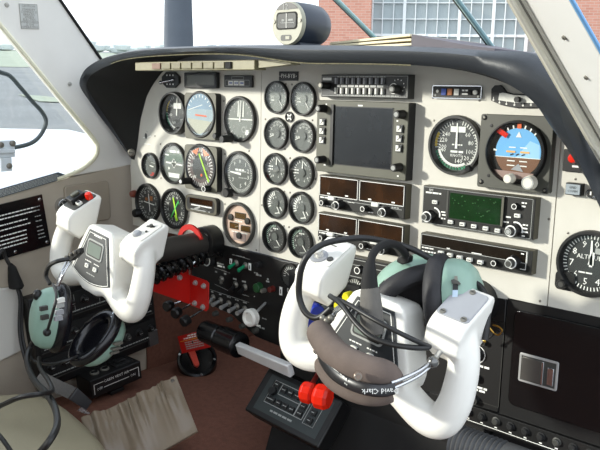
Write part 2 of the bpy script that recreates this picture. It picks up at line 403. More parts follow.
# storm-window seal and latch in the side window
b = MB()
b.tube(smooth([(XW - 0.018, *aX(u, v, XW - 0.018).yz) for u, v in ((-12, 66), (0, 72), (10, 76), (20, 87), (32, 101), (42, 112), (46, 121), (43, 131), (36, 140), (26, 145), (10, 148), (-10, 150))], 5), 0.0042, SEALB, 8)
solo('storm_window_seal', b, 'curved dark seal of the storm window in the left side window', 'seal')
q0 = aX(8, 152, XW - 0.012); M = frame(q0, (0, 1, 0), (0, 0, 1)); px = 1 / 520
t = thing('storm_window_latch', 'clear plastic latch on the lower edge of the storm window', 'latch', M=M)
b = MB(M); b.box(-0.022, 0.014, 0, 0.004, -0.010, 0.022, CLEAR); b.box(-0.024, 0.012, -0.006, 0, -0.002, 0.006, CLEAR); part('plate', b, t, bevel=0.0015)
for x, z in ((-0.014, 0.014), (0.009, 0.016), (0.0, -0.026)):
    k = MB(M); k.lathe([(0.0055, 0.002), (0.0055, -0.004), (0.003, -0.005), (0, -0.005)], SCREW, x, z, 14); part('knob', k, t)
b = MB(M); b.box(-0.016, 0.006, -0.002, 0.003, -0.036, -0.010, CLEAR); part('lever', b, t, bevel=0.0015)

# ------------------------------------------------------------------ instrument panel pieces
def panel(name, label, poly, y0, y1, m, bevel=0.0):
    t = thing(name, label, 'panel', (poly[0][0], 0, min(p[1] for p in poly)))
    b = MB(); b.prism(poly, y0, y1, m); part('panel_sheet', b, t, bevel=bevel); return t
def pz(*pts): return [(aY(u, v).x, aY(u, v).z) for u, v in pts]
lp = pz((137, 140), (141, 118), (146.5, 97), (154, 81), (163, 70)) + [(-0.26, 0.184), (-0.0327, 0.184), (-0.0327, -0.1505)] + [(-0.412, -0.1525)] + pz((130.5, 168), (131, 160), (134, 150))
FP = panel('flight_panel', 'cream left instrument panel sheet around the flight instruments', lp, 0.004, 0, CREAM)
CP = panel('engine_and_radio_panel', 'cream centre panel sheet carrying paired engine gauges and the radio stack', [(-0.0315, 0.184), (0.30, .180), (.40, .172), (.47, .158), (0.4935, 0.146), (0.4935, -0.1345), (0.1, -0.1535), (-0.0315, -0.1505)], 0.004, 0, CREAM)
RP = panel('side_instrument_panel', 'cream right-hand panel sheet beside the altimeter', [(0.4950, 0.146), (.53, .12), (.56, .08), (.60, .04), (0.66, 0.02), (0.66, -0.134), (0.4950, -0.1345)], 0.004, 0, CREAM)
b = MB(); b.box(0.4925, 0.4960, 0.0035, 0.006, -0.134, 0.15, WHITE2); part('seam_strip', b, CP)
def screws(parent, pts, r=0.0017):
    for u, v in pts:
        q = aY(u, v); k = MB(Matrix.Translation(q)); k.lathe([(r, 0.0005), (r, -0.0006), (r * .6, -0.001), (0, -0.001)], SCREW, n=10); part('screw', k, parent)
screws(FP, ((253, 165), (249, 103), (249, 140), (224, 101), (251, 84), (262, 205), (160.5, 144), (155, 136), (225, 154), (161, 178), (249, 151), (225, 204), (249.5, 210)))
screws(CP, ((286, 84), (292, 84.5), (285, 149), (290, 158), (265.5, 119), (312.5, 120), (315.5, 179), (284, 226), (289, 227), (284.5, 191.5), (290, 192.5), (310, 188), (256.5, 250), (549, 219), (540, 301)))
screws(CP, ((434, 120.5), (475, 123), (479.5, 100.5), (433, 98)), 0.0015)
screws(RP, ((568, 233), (575.5, 179)), 0.0015)
# lamp and engraved bird emblem at the left edge
q = aY(133.5, 194, -0.004); b = MB(Matrix.Translation(q)); b.lathe([(0.008, 0.004), (0.008, -0.001), (0.0065, -0.006), (0.003, -0.008), (0, -0.008)], mat('rust_lamp', (120, 60, 46), 0.3, var=0.05), n=18)
solo('warning_lamp', b, 'small rust-red press lamp at the far left edge of the cream panel', 'lamp')
q = aY(147, 137, 0); b = MB(Matrix.Translation(q))
b.line(-0.013, -0.002, 0, -0.001, 0.0022, -0.0004, MK, 0.001); b.line(0, -0.001, 0.014, 0.003, 0.001, -0.0004, MK, 0.002); b.disc(-0.003, 0.002, 0.0042, -0.0005, DKG, 10, 0.006); b.line(-0.003, 0.012, 0.004, 0.010, 0.0012, -0.0004, MKG); b.dashes(-0.010, 0.012, -0.014, 0.0014, -0.0004, MK, 3)
part('emblem', b, FP)
b = MB(); q = aY(131.5, 152.5, -0.012); b.F = frame(q, (1, 0.6, 0), (0, 0, 1)); b.lathe([(0.0075, 0.002), (0.0075, -0.002), (0.005, -0.004), (0, -0.004)], SCREW, n=16); b.box(-.004, .004, -.005, -.003, -.0007, .0007, BLKM)
HSC = b

# ------------------------------------------------------------------ glareshield hood
O = [(131, 159, 0), (118, 138, -.02), (105, 118, -.045), (93, 100, -.075), (85, 88, -.1), (84, 80, -.11), (88, 70, -.11), (95, 63, -.11), (106, 57, -.11), (125, 52, -.11), (150, 48, -.11), (200, 46, -.11), (245, 45, -.11), (300, 45, -.11), (350, 45.5, -.11), (400, 46, -.11), (450, 48, -.11), (486, 50.5, -.11), (532, 54, -.105), (.532, -.1, .145), (.546, -.09, .10), (.555, -.06, .05), (.562, -.03, 0)]
I = [(132, 159, -.001), (119.2, 138, -.02), (106.4, 118, -.045), (94.8, 101, -.075), (87.5, 89, -.1), (87, 82, -.11), (91.5, 75, -.11), (99, 70, -.11), (110, 65, -.11), (124, 60, -.11), (150, 56.5, -.11), (200, 54, -.11), (245, 55, -.11), (300, 62.5, -.11), (350, 63.5, -.11), (400, 64.5, -.11), (450, 68, -.11), (490, 76, -.11), (518, 90, -.11), (536, 105, -.1), (552, 128, -.08), (574, 157, -.06), (602, 192, -.03)]
Q = [(134.5, 160), (137, 148), (138.5, 136), (140, 124), (141.5, 114), (143.5, 105), (147, 96), (151, 88), (157, 79), (165, 70), (185, 58), (225, 53), (265, 53), (320, 58), (370, 62), (420, 65), (465, 71), (505, 83), (530, 98), (547, 114), (565, 145), (590, 178), (618, 215)]
def w3(t): return aY(*t) if abs(t[0]) > 2 else Vector(t)
Ow = [w3(t) for t in O]; Iw = [w3(t) for t in I]; Qw = [aY(u, v, -0.0005) for u, v in Q]
def dens(L): return smooth(L, 4)
Ow, Iw, Qw = dens(Ow), dens(Iw), dens(Qw)
HD = thing('glareshield', 'thick slate grey padded glareshield arching over the instrument panel', 'glareshield', (0.06, -0.05, 0.19))
rows = []; rin = []
for o, i, q in zip(Ow, Iw, Qw):
    dp = 0.42 if o.z > 0.15 else max(0.03, 0.42 * max(0, (o.z + 0.02) / 0.17))
    fw = Vector((o.x, max(o.y + dp, 0.0) if o.z > 0.0 else 0.004, o.z + 0.0))
    m1 = o.lerp(i, 0.28) + Vector((0, -0.011, 0)); m2 = o.lerp(i, 0.72) + Vector((0, -0.010, 0))
    if o.y > -0.05: k = max(0, -o.y / 0.05); m1.y = o.lerp(i, .28).y - 0.011 * k; m2.y = o.lerp(i, .72).y - 0.010 * k
    rows.append([fw, o.lerp(fw, 0.08) + Vector((0, 0, 0.0008)), o + Vector((0, 0.001, 0)), m1, m2, i])
    rin.append([i, i.lerp(q, 0.5), q])
b = MB(); b.grid(rows, HOOD); part('padded_lip', b, HD, sharp=60)
b = MB(); b.grid(rin, HOODIN); part('lining', b, HD, sharp=60)
b = MB(); b.tube([p + Vector((0, -0.004, -0.0005)) for p in Iw[33:62]], 0.0009, TRIMY, 6); part('edge_piping', b, HD)
part('corner_screw', HSC, HD)
# ------------------------------------------------------------------ annunciator strip under the hood
x0, x1, z0, z1 = rY(135, 62.3, 254.5, 69.8, -0.100)
t = thing('annunciator_strip', 'long beige strip of warning lenses under the glareshield lip', 'warning lights', ((x0 + x1) / 2, -0.1, z0))
b = MB(); b.box(x0, x1, -0.100, -0.075, z0, z1, STRIPB); part('housing', b, t, bevel=0.001)
us = [151.5, 161, 171, 181, 192, 203, 214, 225]
for i in range(7):
    a, c = aY(us[i] + .6, 65, -0.102).x, aY(us[i + 1] - .6, 65, -0.102).x
    k = MB(); k.box(a, c, -0.103, -0.100, z0 + 0.0022, z1 - 0.0022, LENS2 if i == 0 else LENS1); part('lens', k, t, bevel=0.0008)
a, c = aY(225.4, 65, -0.102).x, aY(231, 65, -0.102).x
k = MB(); k.box(a, c, -0.103, -0.100, z0 + 0.002, z1 - 0.002, BLKM); part('test_button', k, t, bevel=0.0006)
k = MB(); x2 = aY(291, 65, -0.095).x; k.solid([(x1 + .003, -0.095, z0 + 0.003), (x2, -0.095, z1 - 0.007), (x2, -0.095, z1 - .003), (x1 + .003, -0.095, z1)], (0, 0.02, 0), mat('beige_wedge', (150, 144, 116), 0.5, var=0.05))
part('tapered_end', k, t)
# ------------------------------------------------------------------ instruments
YB = -0.006
def knob_geo(M, r, L, m=None, tip=None, ring=None, flutes=0):
    m = m or BLK; b = MB(M)
    b.lathe([(r * 1.05, 0.0), (r * 1.05, -L * .12), (r, -L * .2), (r * .94, -L * .9), (r * .82, -L), (0, -L)], m, n=20)
    if tip: b.disc(0, 0, r * .55, -L - 0.0004, tip, 16)
    if ring: b.ring(0, 0, r * .7, r * .9, -L - 0.0003, ring)
    return b
def knob(parent, u, v, yf, L, r, m=None, tip=None, ring=None, nm='knob', label=None):
    q = aY(u, v, yf - L); q.y = yf
    return part(nm, knob_geo(Matrix.Translation(q), r, L, m, tip, ring), parent, label)
def btn(parent, u, v, yf, w, h, L=0.003, m=None, nm='button', label=None, mark=True):
    q = aY(u, v, yf - L); b = MB(Matrix.Translation((q.x, yf, q.z))); b.box(-w / 2, w / 2, -L, 0.0005, -h / 2, h / 2, m or BTN)
    if mark: b.dashes(-w * .3, w * .32, 0, h * .22, -L - .0003, DKG, int(u))
    return part(nm, b, parent, label, bevel=min(w, h, L) * .2)
def round_inst(name, label, u, v, r, dial, draw, group=None, depth=0.007, bez=None, cat='gauge', glass=True):
    q = aY(u, v, -depth); M = Matrix.Translation((q.x, 0, q.z)); t = thing(name, label, cat, M=M, group=group)
    b = MB(M); b.lathe([(r, 0.0), (r, -depth * .7), (r * .975, -depth), (r * .90, -depth), (r * .87, -depth * .7), (r * .865, -0.0006)], bez or BLK, n=44); part('bezel', b, t)
    b = MB(M); b.disc(0, 0, r * .866, -0.0008, dial, 44); k = MB(M); draw(b, k, r * .866); part('dial', b, t)
    if k.v: part('needle', k, t)
    if glass:
        g = MB(M); g.disc(0, 0, r * .87, -depth * .75, LENSG, 44); part('glass', g, t)
    return t
Y1, Y2, Y3 = -0.0011, -0.0014, -0.0022
def nums(b, R, lst, h, m=MK):
    for s, a in lst:
        a = math.radians(a); b.text(s, R * math.sin(a), R * math.cos(a), h, Y1, m)
def needle(k, R, ang, w, m=MK, tail=0.15, y=Y3):
    a = math.radians(ang); k.line(-R * tail * math.sin(a), -R * tail * math.cos(a), R * math.sin(a), R * math.cos(a), w, y, m, w * .45)

# --- ten small engine gauges in five rows of two
EG = [((275, 97.3), (301.4, 99)), ((274.7, 133.5), (300.8, 136.2)), ((273.9, 169), (299.8, 172.9)), ((273.5, 203.3), (299.5, 208)), ((272.6, 237.2), (298.6, 242.6))]
rown = ['top row, under the registration plate', 'second row, under the small round synchroscope', 'middle row', 'fourth row', 'bottom row, just above the black subpanel']
look = ['dial with green arc', 'dial with a numbered arc', 'dial with two bent scales', 'dial with white-barred scale', 'dial with long green tick arc']
for i, pr in enumerate(EG):
    for j, (u, v) in enumerate(pr):
        def draw(b, k, r, i=i, j=j):
            if i == 0:
                b.ticks(0, 0, r * .74, r * .9, Y1, MK, -120, 150, 14, r * .035); nums(b, r * .58, [('1', -20), ('2', 25), ('3', 70), ('4', 115), ('0', 160)], r * .2, MKG); b.text('MP', -r * .42, 0, r * .2, Y1, MK); b.dashes(-r * .6, -r * .2, -r * .2, r * .07, Y1, MK, j)
                needle(k, r * .8, 140 + 3 * j, r * .09)
            elif i == 1:
                b.ticks(0, 0, r * .76, r * .9, Y1, MK, -80, 120, 11, r * .04); nums(b, r * .62, [('5', -60), ('10', -30), ('15', 0), ('20', 30), ('25', 60), ('30', 90), ('35', 120)], r * .17); b.text('RPM', -r * .45, -r * .12, r * .2, Y1, MK)
                b.ring(0, 0, r * .8, r * .9, Y1, MKG, -60, 40); needle(k, r * .78, -112, r * .09)
            elif i == 2:
                b.ticks(0, 0, r * .7, r * .88, Y1, MK, -140, -20, 9, r * .05); b.ticks(0, 0, r * .7, r * .88, Y1, MKG, 30, 130, 6, r * .05); b.dashes(-r * .75, -r * .2, r * .15, r * .09, Y1, MK, 7); b.dashes(-r * .7, -r * .2, -r * .05, r * .09, Y1, MK, 8); nums(b, r * .62, [('8', -150), ('6', 160), ('4', 125)], r * .18)
                needle(k, r * .85, 5, r * .13); b.line(r * .05, r * .8, r * .4, r * .5, r * .06, Y2, MK)
            elif i == 3:
                b.ticks(0, 0, r * .55, r * .86, Y1, MK, -115, -15, 8, r * .09); b.ring(0, 0, r * .86, r * .9, Y1, MKG, -120, 20); nums(b, r * .42, [('2', -90), ('4', -40), ('6', 0)], r * .17); b.line(-r * .1, -r * .78, r * .38, -r * .68, r * .07, Y1, MK)
                needle(k, r * .86, 150, r * .12); b.line(r * .42, -r * .25, r * .62, -r * .5, r * .08, Y2, MK)
            else:
                b.ticks(0, 0, r * .72, r * .9, Y1, mat('pale_green_marking', (190, 220, 200), 0.6, var=0), -130, 0, 14, r * .04); b.ticks(0, 0, r * .78, r * .86, Y1, MKG, 20, 140, 9, r * .04); nums(b, r * .55, [('0', -125), ('5', -85), ('10', -45), ('15', -5)], r * .17); b.dashes(-r * .2, r * .3, r * .62, r * .08, Y1, MK, 4)
                needle(k, r * .82, 140, r * .1); b.line(-r * .1, -r * .8, r * .4, -r * .72, r * .06, Y2, MKG)
            k.disc(0, 0, r * .3, Y3 - .0004, DIALM if i else DIALG, 20)
        round_inst('engine_gauge', '%s engine gauge in the %s' % (('left', 'right')[j], rown[i]), u, v, 0.0270, DIALG if i in (0,) else DIALM if i < 4 else DIAL, draw, 'paired engine gauges')
# synchroscope
def draw(b, k, r):
    for a in range(4): needle(k, r * .85, 45 + 90 * a, r * .5, tail=-0.2); 
    k.disc(0, 0, r * .2, Y3 - .0003, BLK, 12)
round_inst('synchroscope', 'tiny round dial with a white four-bladed cross between the upper engine gauges', 288.8, 117, 0.0088, BLK, draw, depth=0.003, glass=False)
# registration plate
x0, x1, z0, z1 = rY(279.5, 71.5, 298, 80.8, -0.001); b = MB(); b.box(x0, x1, -0.002, 0, z0, z1, BLK); b.text('PH-BYB', (x0 + x1) / 2, (z0 + z1) / 2, (z1 - z0) * .47, -0.0023, MK); b.rect(x0 + .002, (z0 + z1) / 2 - .0008, x0 + .0034, (z0 + z1) / 2 + .0006, -0.0023, MK); b.rect(x1 - .0034, (z0 + z1) / 2 - .0008, x1 - .002, (z0 + z1) / 2 + .0006, -0.0023, MK)
solo('registration_plate', b, 'black plate lettered PH-BYB above the engine gauges', 'plate')

# --- flight instruments
def d_asi(b, k, r):
    b.ticks(0, 0, r * .8, r * .95, Y1, MK, 20, 340, 33, r * .03); b.ring(0, 0, r * .86, r * .94, Y1, YEL, -85, -45); b.ring(0, 0, r * .76, r * .86, Y1, MK, 120, 250); b.ring(0, 0, r * .86, r * .94, Y1, mat('green_arc', (60, 150, 110), .6, var=0), -140, -90)
    nums(b, r * .6, [('40', 40), ('80', 85), ('120', 130), ('160', -150), ('200', -100), ('240', -50)], r * .17); b.rect(-r * .3, r * .25, r * .35, r * .55, Y1, MK)
    needle(k, r * .85, 3, r * .1)
t = round_inst('airspeed_indicator', 'black deep-rimmed airspeed dial with yellow arc at the top left of the panel', 170.8, 113.4, 0.0405, DIAL, d_asi, depth=0.016); knob(t, 176, 130, -0.004, 0.008, 0.006)
def d_enc(b, k, r):
    b.line(-r * .95, 0, r * .95, 0, r * .06, Y1, MK); b.ticks(0, 0, r * .82, r * .93, Y1, MK, 0, 345, 24, r * .025)
    for x in (-.16, .02, .2): b.line(r * x, r * .12, r * (x + .04), r * .9, r * .1, Y2, MK, r * .05)
    nums(b, r * .6, [('2', -45), ('4', 60), ('0', -130), ('6', 130)], r * .2, MKG); b.ring(r * .25, -r * .5, r * .1, r * .16, Y1, MKG); b.rect(r * .35, -r * .75, r * .6, -r * .5, Y1, MK); needle(k, r * .8, 2, r * .1)
t = round_inst('radio_altimeter', 'grey-green round dial crossed by a white horizontal bar, right of the box-framed horizon', 237.8, 119.4, 0.0405, DIALG, d_enc); knob(t, 226, 137, -0.003, 0.010, 0.008)
def d_vac(b, k, r):
    b.ticks(0, 0, r * .7, r * .9, Y1, MKG, -120, 120, 9, r * .05); b.line(-r * .2, -r * .02, r * .35, -r * .1, r * .1, Y1, MK); b.line(0, r * .28, r * .6, r * .2, r * .06, Y1, MKG); b.line(r * .1, -r * .65, r * .55, -r * .7, r * .12, Y1, RED); b.ring(0, 0, r * .8, r * .92, Y1, RED, 140, 190)
round_inst('suction_gauge', 'smallest flight gauge, dark with a red mark, at the far left of the middle row', 148.6, 165.6, 0.0262, DIALM, d_vac)
def d_tc(b, k, r):
    b.line(-r * .7, r * .02, r * .75, -r * .06, r * .09, Y2, MK); b.line(0, -r * .25, 0, r * .25, r * .16, Y2, MK); b.ring(0, 0, r * .08, r * .2, Y2, MK); b.dashes(-r * .35, r * .45, r * .65, r * .12, Y1, MK, 2); b.line(-r * .8, r * .45, -r * .45, r * .43, r * .08, Y1, MK)
    b.prism([(-r * .5, -r * .55), (r * .5, -r * .55), (r * .45, -r * .8), (-r * .45, -r * .8)], Y1, Y1 - .0003, MK); b.rect(-r * .75, r * .1, r * .75, r * .55, Y1 + .0001, mat('tc_green_grey', (92, 110, 96), .6, var=0.05)); b.disc(-r * .45, -r * .3, r * .08, Y1, MK, 10)
round_inst('turn_coordinator', 'grey round turn indicator with a white aeroplane symbol, below the black airspeed dial', 171.5, 163.5, 0.0405, DIALG, d_tc)
def d_vsi(b, k, r):
    b.ticks(0, 0, r * .78, r * .94, Y1, MK, 0, 354, 60, r * .02); nums(b, r * .62, [('1', 40), ('2', 75), ('3', 105), ('4', 140), ('0', 0), ('5', 175), ('7', -125), ('9', -40)], r * .2); b.dashes(-r * .35, r * .4, r * .2, r * .08, Y1, MK, 9); b.dashes(-r * .1, r * .5, -r * .2, r * .05, Y1, MKG, 5); needle(k, r * .7, -85, r * .13); b.rect(-r * .3, r * .1, r * .45, r * .16, Y1, MKG)
t = round_inst('altimeter', 'dark round altimeter with white numerals, right of the yellow-needled compass box', 237.5, 174, 0.0405, DIALM, d_vsi); knob(t, 225, 193, -0.002, 0.012, 0.009)
def d_vor(b, k, r):
    b.ticks(0, 0, r * .8, r * .94, Y1, MK, 0, 350, 36, r * .03); nums(b, r * .66, [('N', 0), ('3', 30), ('6', 60), ('E', 90), ('12', 120), ('15', 150), ('S', 180), ('21', 210), ('24', 240), ('W', 270), ('30', 300), ('33', 330)], r * .15)
    b.line(-r * .45, r * .05, r * .55, -r * .06, r * .06, Y2, MK); b.line(r * .0, r * .55, r * .12, -r * .5, r * .07, Y2, MK); b.rect(r * .1, r * .15, r * .38, r * .42, Y1, mat('bronze_flag', (150, 90, 40), .5, var=0)); b.rect(-r * .35, r * .12, -r * .1, r * .3, Y1, mat('bronze_flag', (150, 90, 40)))
t = round_inst('course_indicator', 'black course dial with crossed white needles at the lower left edge of the panel', 146.3, 203.2, 0.0405, DIAL, d_vor); knob(t, 134, 213.5, -0.002, 0.014, 0.009)
def d_rmi(b, k, r):
    b.ticks(0, 0, r * .8, r * .94, Y1, MK, 0, 350, 36, r * .03); nums(b, r * .66, [('N', 20), ('3', 50), ('6', 80), ('E', 110), ('12', 140), ('15', 170), ('S', 200), ('21', 230), ('24', 260), ('W', 290), ('30', 320), ('33', 350)], r * .15); b.disc(0, 0, r * .52, Y1, BLKM, 28)
    k.line(-r * .1, r * .62, r * .25, -r * .66, r * .12, Y3, LIME); k.line(r * .08, -r * .35, r * .25, -r * .66, r * .2, Y3 - .0002, LIME); k.line(r * .4, r * .5, -r * .3, -r * .55, r * .07, Y3 - .0004, GRN); k.line(r * .45, r * .3, r * .35, r * .52, r * .05, Y3 - .0004, GRN)
round_inst('radio_magnetic_indicator', 'black round dial with crossed lime and green needles left of the control column', 172.3, 208.9, 0.0405, DIAL, d_rmi)
def d_eng(b, k, r):
    for x0, z0, x1, z1 in ((-.35, .28, .5, .62), (-.75, -.3, -.05, .05), (.1, -.34, .82, .0)):
        b.rect(r * x0, r * z0, r * x1, r * z1, Y1, BLK); b.rect(r * (x0 + .04), r * (z0 + .04), r * (x1 - .04), r * (z1 - .04), Y2, AMB)
    for x, z in ((-.62, .3), (.62, .25), (0, -.58)): k.lathe([(r * .18, -.001), (r * .17, -.004), (0, -.0045)], BLK, r * x, r * z, 14)
    b.dashes(-r * .3, r * .3, r * .16, r * .06, Y1, MK, 3); b.dashes(-r * .6, r * .6, -r * .42, r * .06, Y1, MK, 6); b.rect(-r * .45, -r * .86, r * .5, -r * .45, Y1, mat('grey_tan_lower', (150, 130, 124), .5, var=0.05))
round_inst('engine_monitor', 'tan round fuel computer with three amber windows near the bottom of the left panel', 237.0, 224.8, 0.0405, TAN, d_eng, bez=DKG)
# --- square framed flight instruments
def boxframe(name, label, TL, BR, yf, cat='gauge', m=None, r=0.006, case=None):
    x0, x1, z0, z1 = rY(*TL, *BR, yf); t = thing(name, label, cat, ((x0 + x1) / 2, 0, z0))
    b = MB(); b.prism(rrect(x0, x1, z0, z1, r), 0.0, yf, case or m or DKG, m or DKG); part('case', b, t, bevel=0.0008)
    return t, x0, x1, z0, z1
FRM = mat('olive_instrument_frame', (98, 96, 82), .5, var=.05)
t, x0, x1, z0, z1 = boxframe('attitude_indicator', 'square-framed horizon with pale blue face at the top of the left panel', (184.4, 92.5), (216, 140.8), -0.013, m=FRM, case=BLK)
cx, cz = (x0 + x1) / 2, (z0 + z1) / 2 + .003; r = (x1 - x0) * .45
b = MB(); b.lathe([(r * 1.08, -0.0130), (r * 1.04, -0.0155), (r * .98, -0.0155), (r * .95, -0.0137)], BLK, cx, cz, 40); part('bezel', b, t)
b = MB(); yy = -0.0136
b.disc(cx, cz, r * .96, yy, SKYP, 40); b.add([(cx + r * .95 * math.sin(math.radians(a)), yy - .0003, cz + r * .95 * math.cos(math.radians(a))) for a in range(-75, 80, 6)], [tuple(range(26))], mat('attitude_upper_blue', (120, 148, 172), .5, var=0.1, scale=60))
b.add([(cx - r * .88, yy - .0004, cz - r * .18), (cx + r * .9, yy - .0004, cz - r * .3), (cx + r * .62, yy - .0004, cz - r * .66), (cx, yy - .0004, cz - r * .9), (cx - r * .5, yy - .0004, cz - r * .75)], [(0, 1, 2, 3, 4)], mat('attitude_lower_grey', (176, 176, 160), .5, var=0.05))
b.line(cx - r * .3, cz - r * .02, cx + r * .5, cz - r * .06, r * .07, yy - .0008, ORG); b.line(cx - r * .8, cz + r * .2, cx + r * .2, cz + r * .45, r * .03, yy - .0006, MK); b.ticks(cx, cz, r * .78, r * .9, yy - .0006, MK, -60, 60, 9, r * .04)
b.add([(cx - r * .93, yy - .0006, cz - r * .3), (cx - r * .1, yy - .0006, cz - r * .93), (cx - r * .6, yy - .0006, cz - r * .75)], [(0, 1, 2)], BLK); b.add([(cx + r * .93, yy - .0006, cz - r * .2), (cx + r * .15, yy - .0006, cz - r * .94), (cx + r * .66, yy - .0006, cz - r * .7)], [(0, 1, 2)], DKG)
part('dial', b, t); g = MB(); g.disc(cx, cz, r * .97, -0.0148, LENSG, 40); part('glass', g, t); knob(t, 214, 136, -0.013, 0.012, 0.0055); knob(t, 221.5, 139, -0.013, 0.022, 0.0065)
t, x0, x1, z0, z1 = boxframe('horizontal_situation_indicator', 'square-framed compass card with a long yellow needle and orange wedges', (184.4, 144.2), (217, 193.4), -0.013, m=FRM, case=BLK)
cx, cz = (x0 + x1) / 2, (z0 + z1) / 2 + .002; r = (x1 - x0) * .44
b = MB(); b.lathe([(r * 1.08, -0.0130), (r * 1.04, -0.0155), (r * .98, -0.0155), (r * .95, -0.0137)], BLK, cx, cz, 40); part('bezel', b, t)
b = MB(); b.disc(cx, cz, r * .96, yy, DIAL, 40); b.ring(cx, cz, r * .55, r * .9, yy - .0003, mat('hsi_card', (86, 70, 68), .5, var=0.2, scale=150)); b.ticks(cx, cz, r * .72, r * .88, yy - .0005, MK, 0, 350, 36, r * .035)
for s, a in (('N', -50), ('3', -20), ('6', 15), ('E', 45), ('12', 75), ('S', 130), ('W', -140), ('30', -85)): b.text(s, cx + r * .62 * math.sin(math.radians(a)), cz + r * .62 * math.cos(math.radians(a)), r * .17, yy - .0005, MK)
for a in (-22, 30): b.add([(cx + r * .9 * math.sin(math.radians(a - 18)), yy - .0007, cz + r * .9 * math.cos(math.radians(a - 18))), (cx + r * .9 * math.sin(math.radians(a + 18)), yy - .0007, cz + r * .9 * math.cos(math.radians(a + 18))), (cx + r * .6 * math.sin(math.radians(a)), yy - .0007, cz + r * .6 * math.cos(math.radians(a)))], [(0, 1, 2)], mat('orange_wedge', (226, 130, 90), .5, var=0))
b.disc(cx + r * .1, cz - r * .35, r * .07, yy - .0006, ORG, 10); b.rect(cx + r * .3, cz - r * .1, cx + r * .6, cz + r * .15, yy - .0005, MFDG); part('dial', b, t)
k = MB(); k.line(cx - r * .05, cz + r * .62, cx + r * .62, cz - r * .62, r * .09, yy - .0012, LIME); part('needle', k, t); g = MB(); g.disc(cx, cz, r * .97, -0.0150, LENSG, 40); part('glass', g, t)
knob(t, 180.5, 181.5, -0.013, 0.024, 0.0065, BLK, MK, None, label='black knob with a white end'); knob(t, 203.5, 189, -0.013, 0.014, 0.006, BLK, None, MK)
t, x0, x1, z0, z1 = boxframe('radar_altimeter', 'low square box with an amber window under the yellow-needled compass', (185.3, 193.8), (216.6, 216.4), -0.010, m=RAIL, r=0.008, case=BLK)
b = MB(); b.prism(rrect(x0 + .005, x1 - .006, z0 + .004, z1 - .004, .008), -0.010, -0.0103, BLK); W = x1 - x0; H = z1 - z0
b.rect(x0 + W * .15, z0 + H * .52, x1 - W * .12, z1 - H * .16, -0.0106, AMBD); b.rect(x0 + W * .2, z0 + H * .40, x1 - W * .15, z0 + H * .47, -0.0106, MK); b.line(x0 + W * .3, z0 + H * .2, x0 + W * .5, z0 + H * .38, H * .1, -0.0106, MKG); b.line(x0 + W * .5, z0 + H * .38, x0 + W * .75, z0 + H * .16, H * .12, -0.0108, DKG); b.rect(x0 + W * .18, z0 + H * .14, x1 - W * .2, z0 + H * .2, -0.0106, MKG); part('display', b, t)
# --- little units along the top
x0, x1, z0, z1 = rY(161.5, 71.8, 178.5, 88, -0.006); t = thing('lamp_test_switch', 'black eight-sided switch plate with a silver lever at the top left corner', 'switch', ((x0 + x1) / 2, 0, z0)); c = (x1 - x0) * .28
b = MB(); b.prism([(x0 + c, z0), (x1 - c, z0), (x1, (z0 + z1) / 2 - .006), (x1, (z0 + z1) / 2 + .006), (x1 - c, z1), (x0 + c, z1), (x0, (z0 + z1) / 2 + .006), (x0, (z0 + z1) / 2 - .006)], 0, -0.006, BLK)
for i in range(3):
    for j in range(2): b.rect(x0 + (x1 - x0) * (.3 + .18 * i), z0 + (z1 - z0) * (.18 + .56 * j), x0 + (x1 - x0) * (.36 + .18 * i), z0 + (z1 - z0) * (.27 + .56 * j), -0.0063, MK)
part('plate', b, t, bevel=0.0006); k = MB(); q0, q1 = aY(172, 80, -0.006), aY(160.5, 82.5, -0.022); k.tube([q0, q1], [0.0022, 0.003], CHR, 10); k.ball(q1, 0.0038, CHR, 10); k.ball(aY(173, 79.8, -0.007), 0.004, CHR, 10); part('lever', k, t)
t, x0, x1, z0, z1 = boxframe('distance_display', 'blank dark rectangular display over the square blue horizon', (184, 72.5), (216.5, 88.3), -0.008, 'display', BLK, 0.002)
b = MB(); b.outline(x0 + .004, z0 + .003, x1 - .003, z1 - .003, .0012, -0.0084, DKG); b.rect(x0 + .008, z0 + .005, x1 - .006, z1 - .005, -0.0083, mat('dull_green_display', (58, 60, 46), .25, var=0.1)); b.disc(x0 + (x1 - x0) * .4, z0 + .008, .003, -.0086, DKG, 10); part('screen', b, t)
t, x0, x1, z0, z1 = boxframe('mode_annunciator', 'small black annunciator with a white lettered row, top right of the left panel', (224, 75.3), (251.8, 87.6), -0.005, 'warning lights', BLK, 0.002)
W, H = x1 - x0, z1 - z0; b = MB(); b.outline(x0 + W * .28, z0 + H * .62, x0 + W * .72, z1 - H * .08, .0008, -0.0053, MKG); b.outline(x0 + W * .06, z0 + H * .1, x1 - W * .08, z0 + H * .62, .0008, -0.0053, MKG)
for i in range(3): b.rect(x0 + W * (.16 + .2 * i), z0 + H * .16, x0 + W * (.34 + .2 * i), z0 + H * .55, -0.0054, MK); b.dashes(x0 + W * (.2 + .2 * i), x0 + W * (.32 + .2 * i), z0 + H * .36, H * .1, -0.0057, BLUEM, i)
part('legend', b, t)

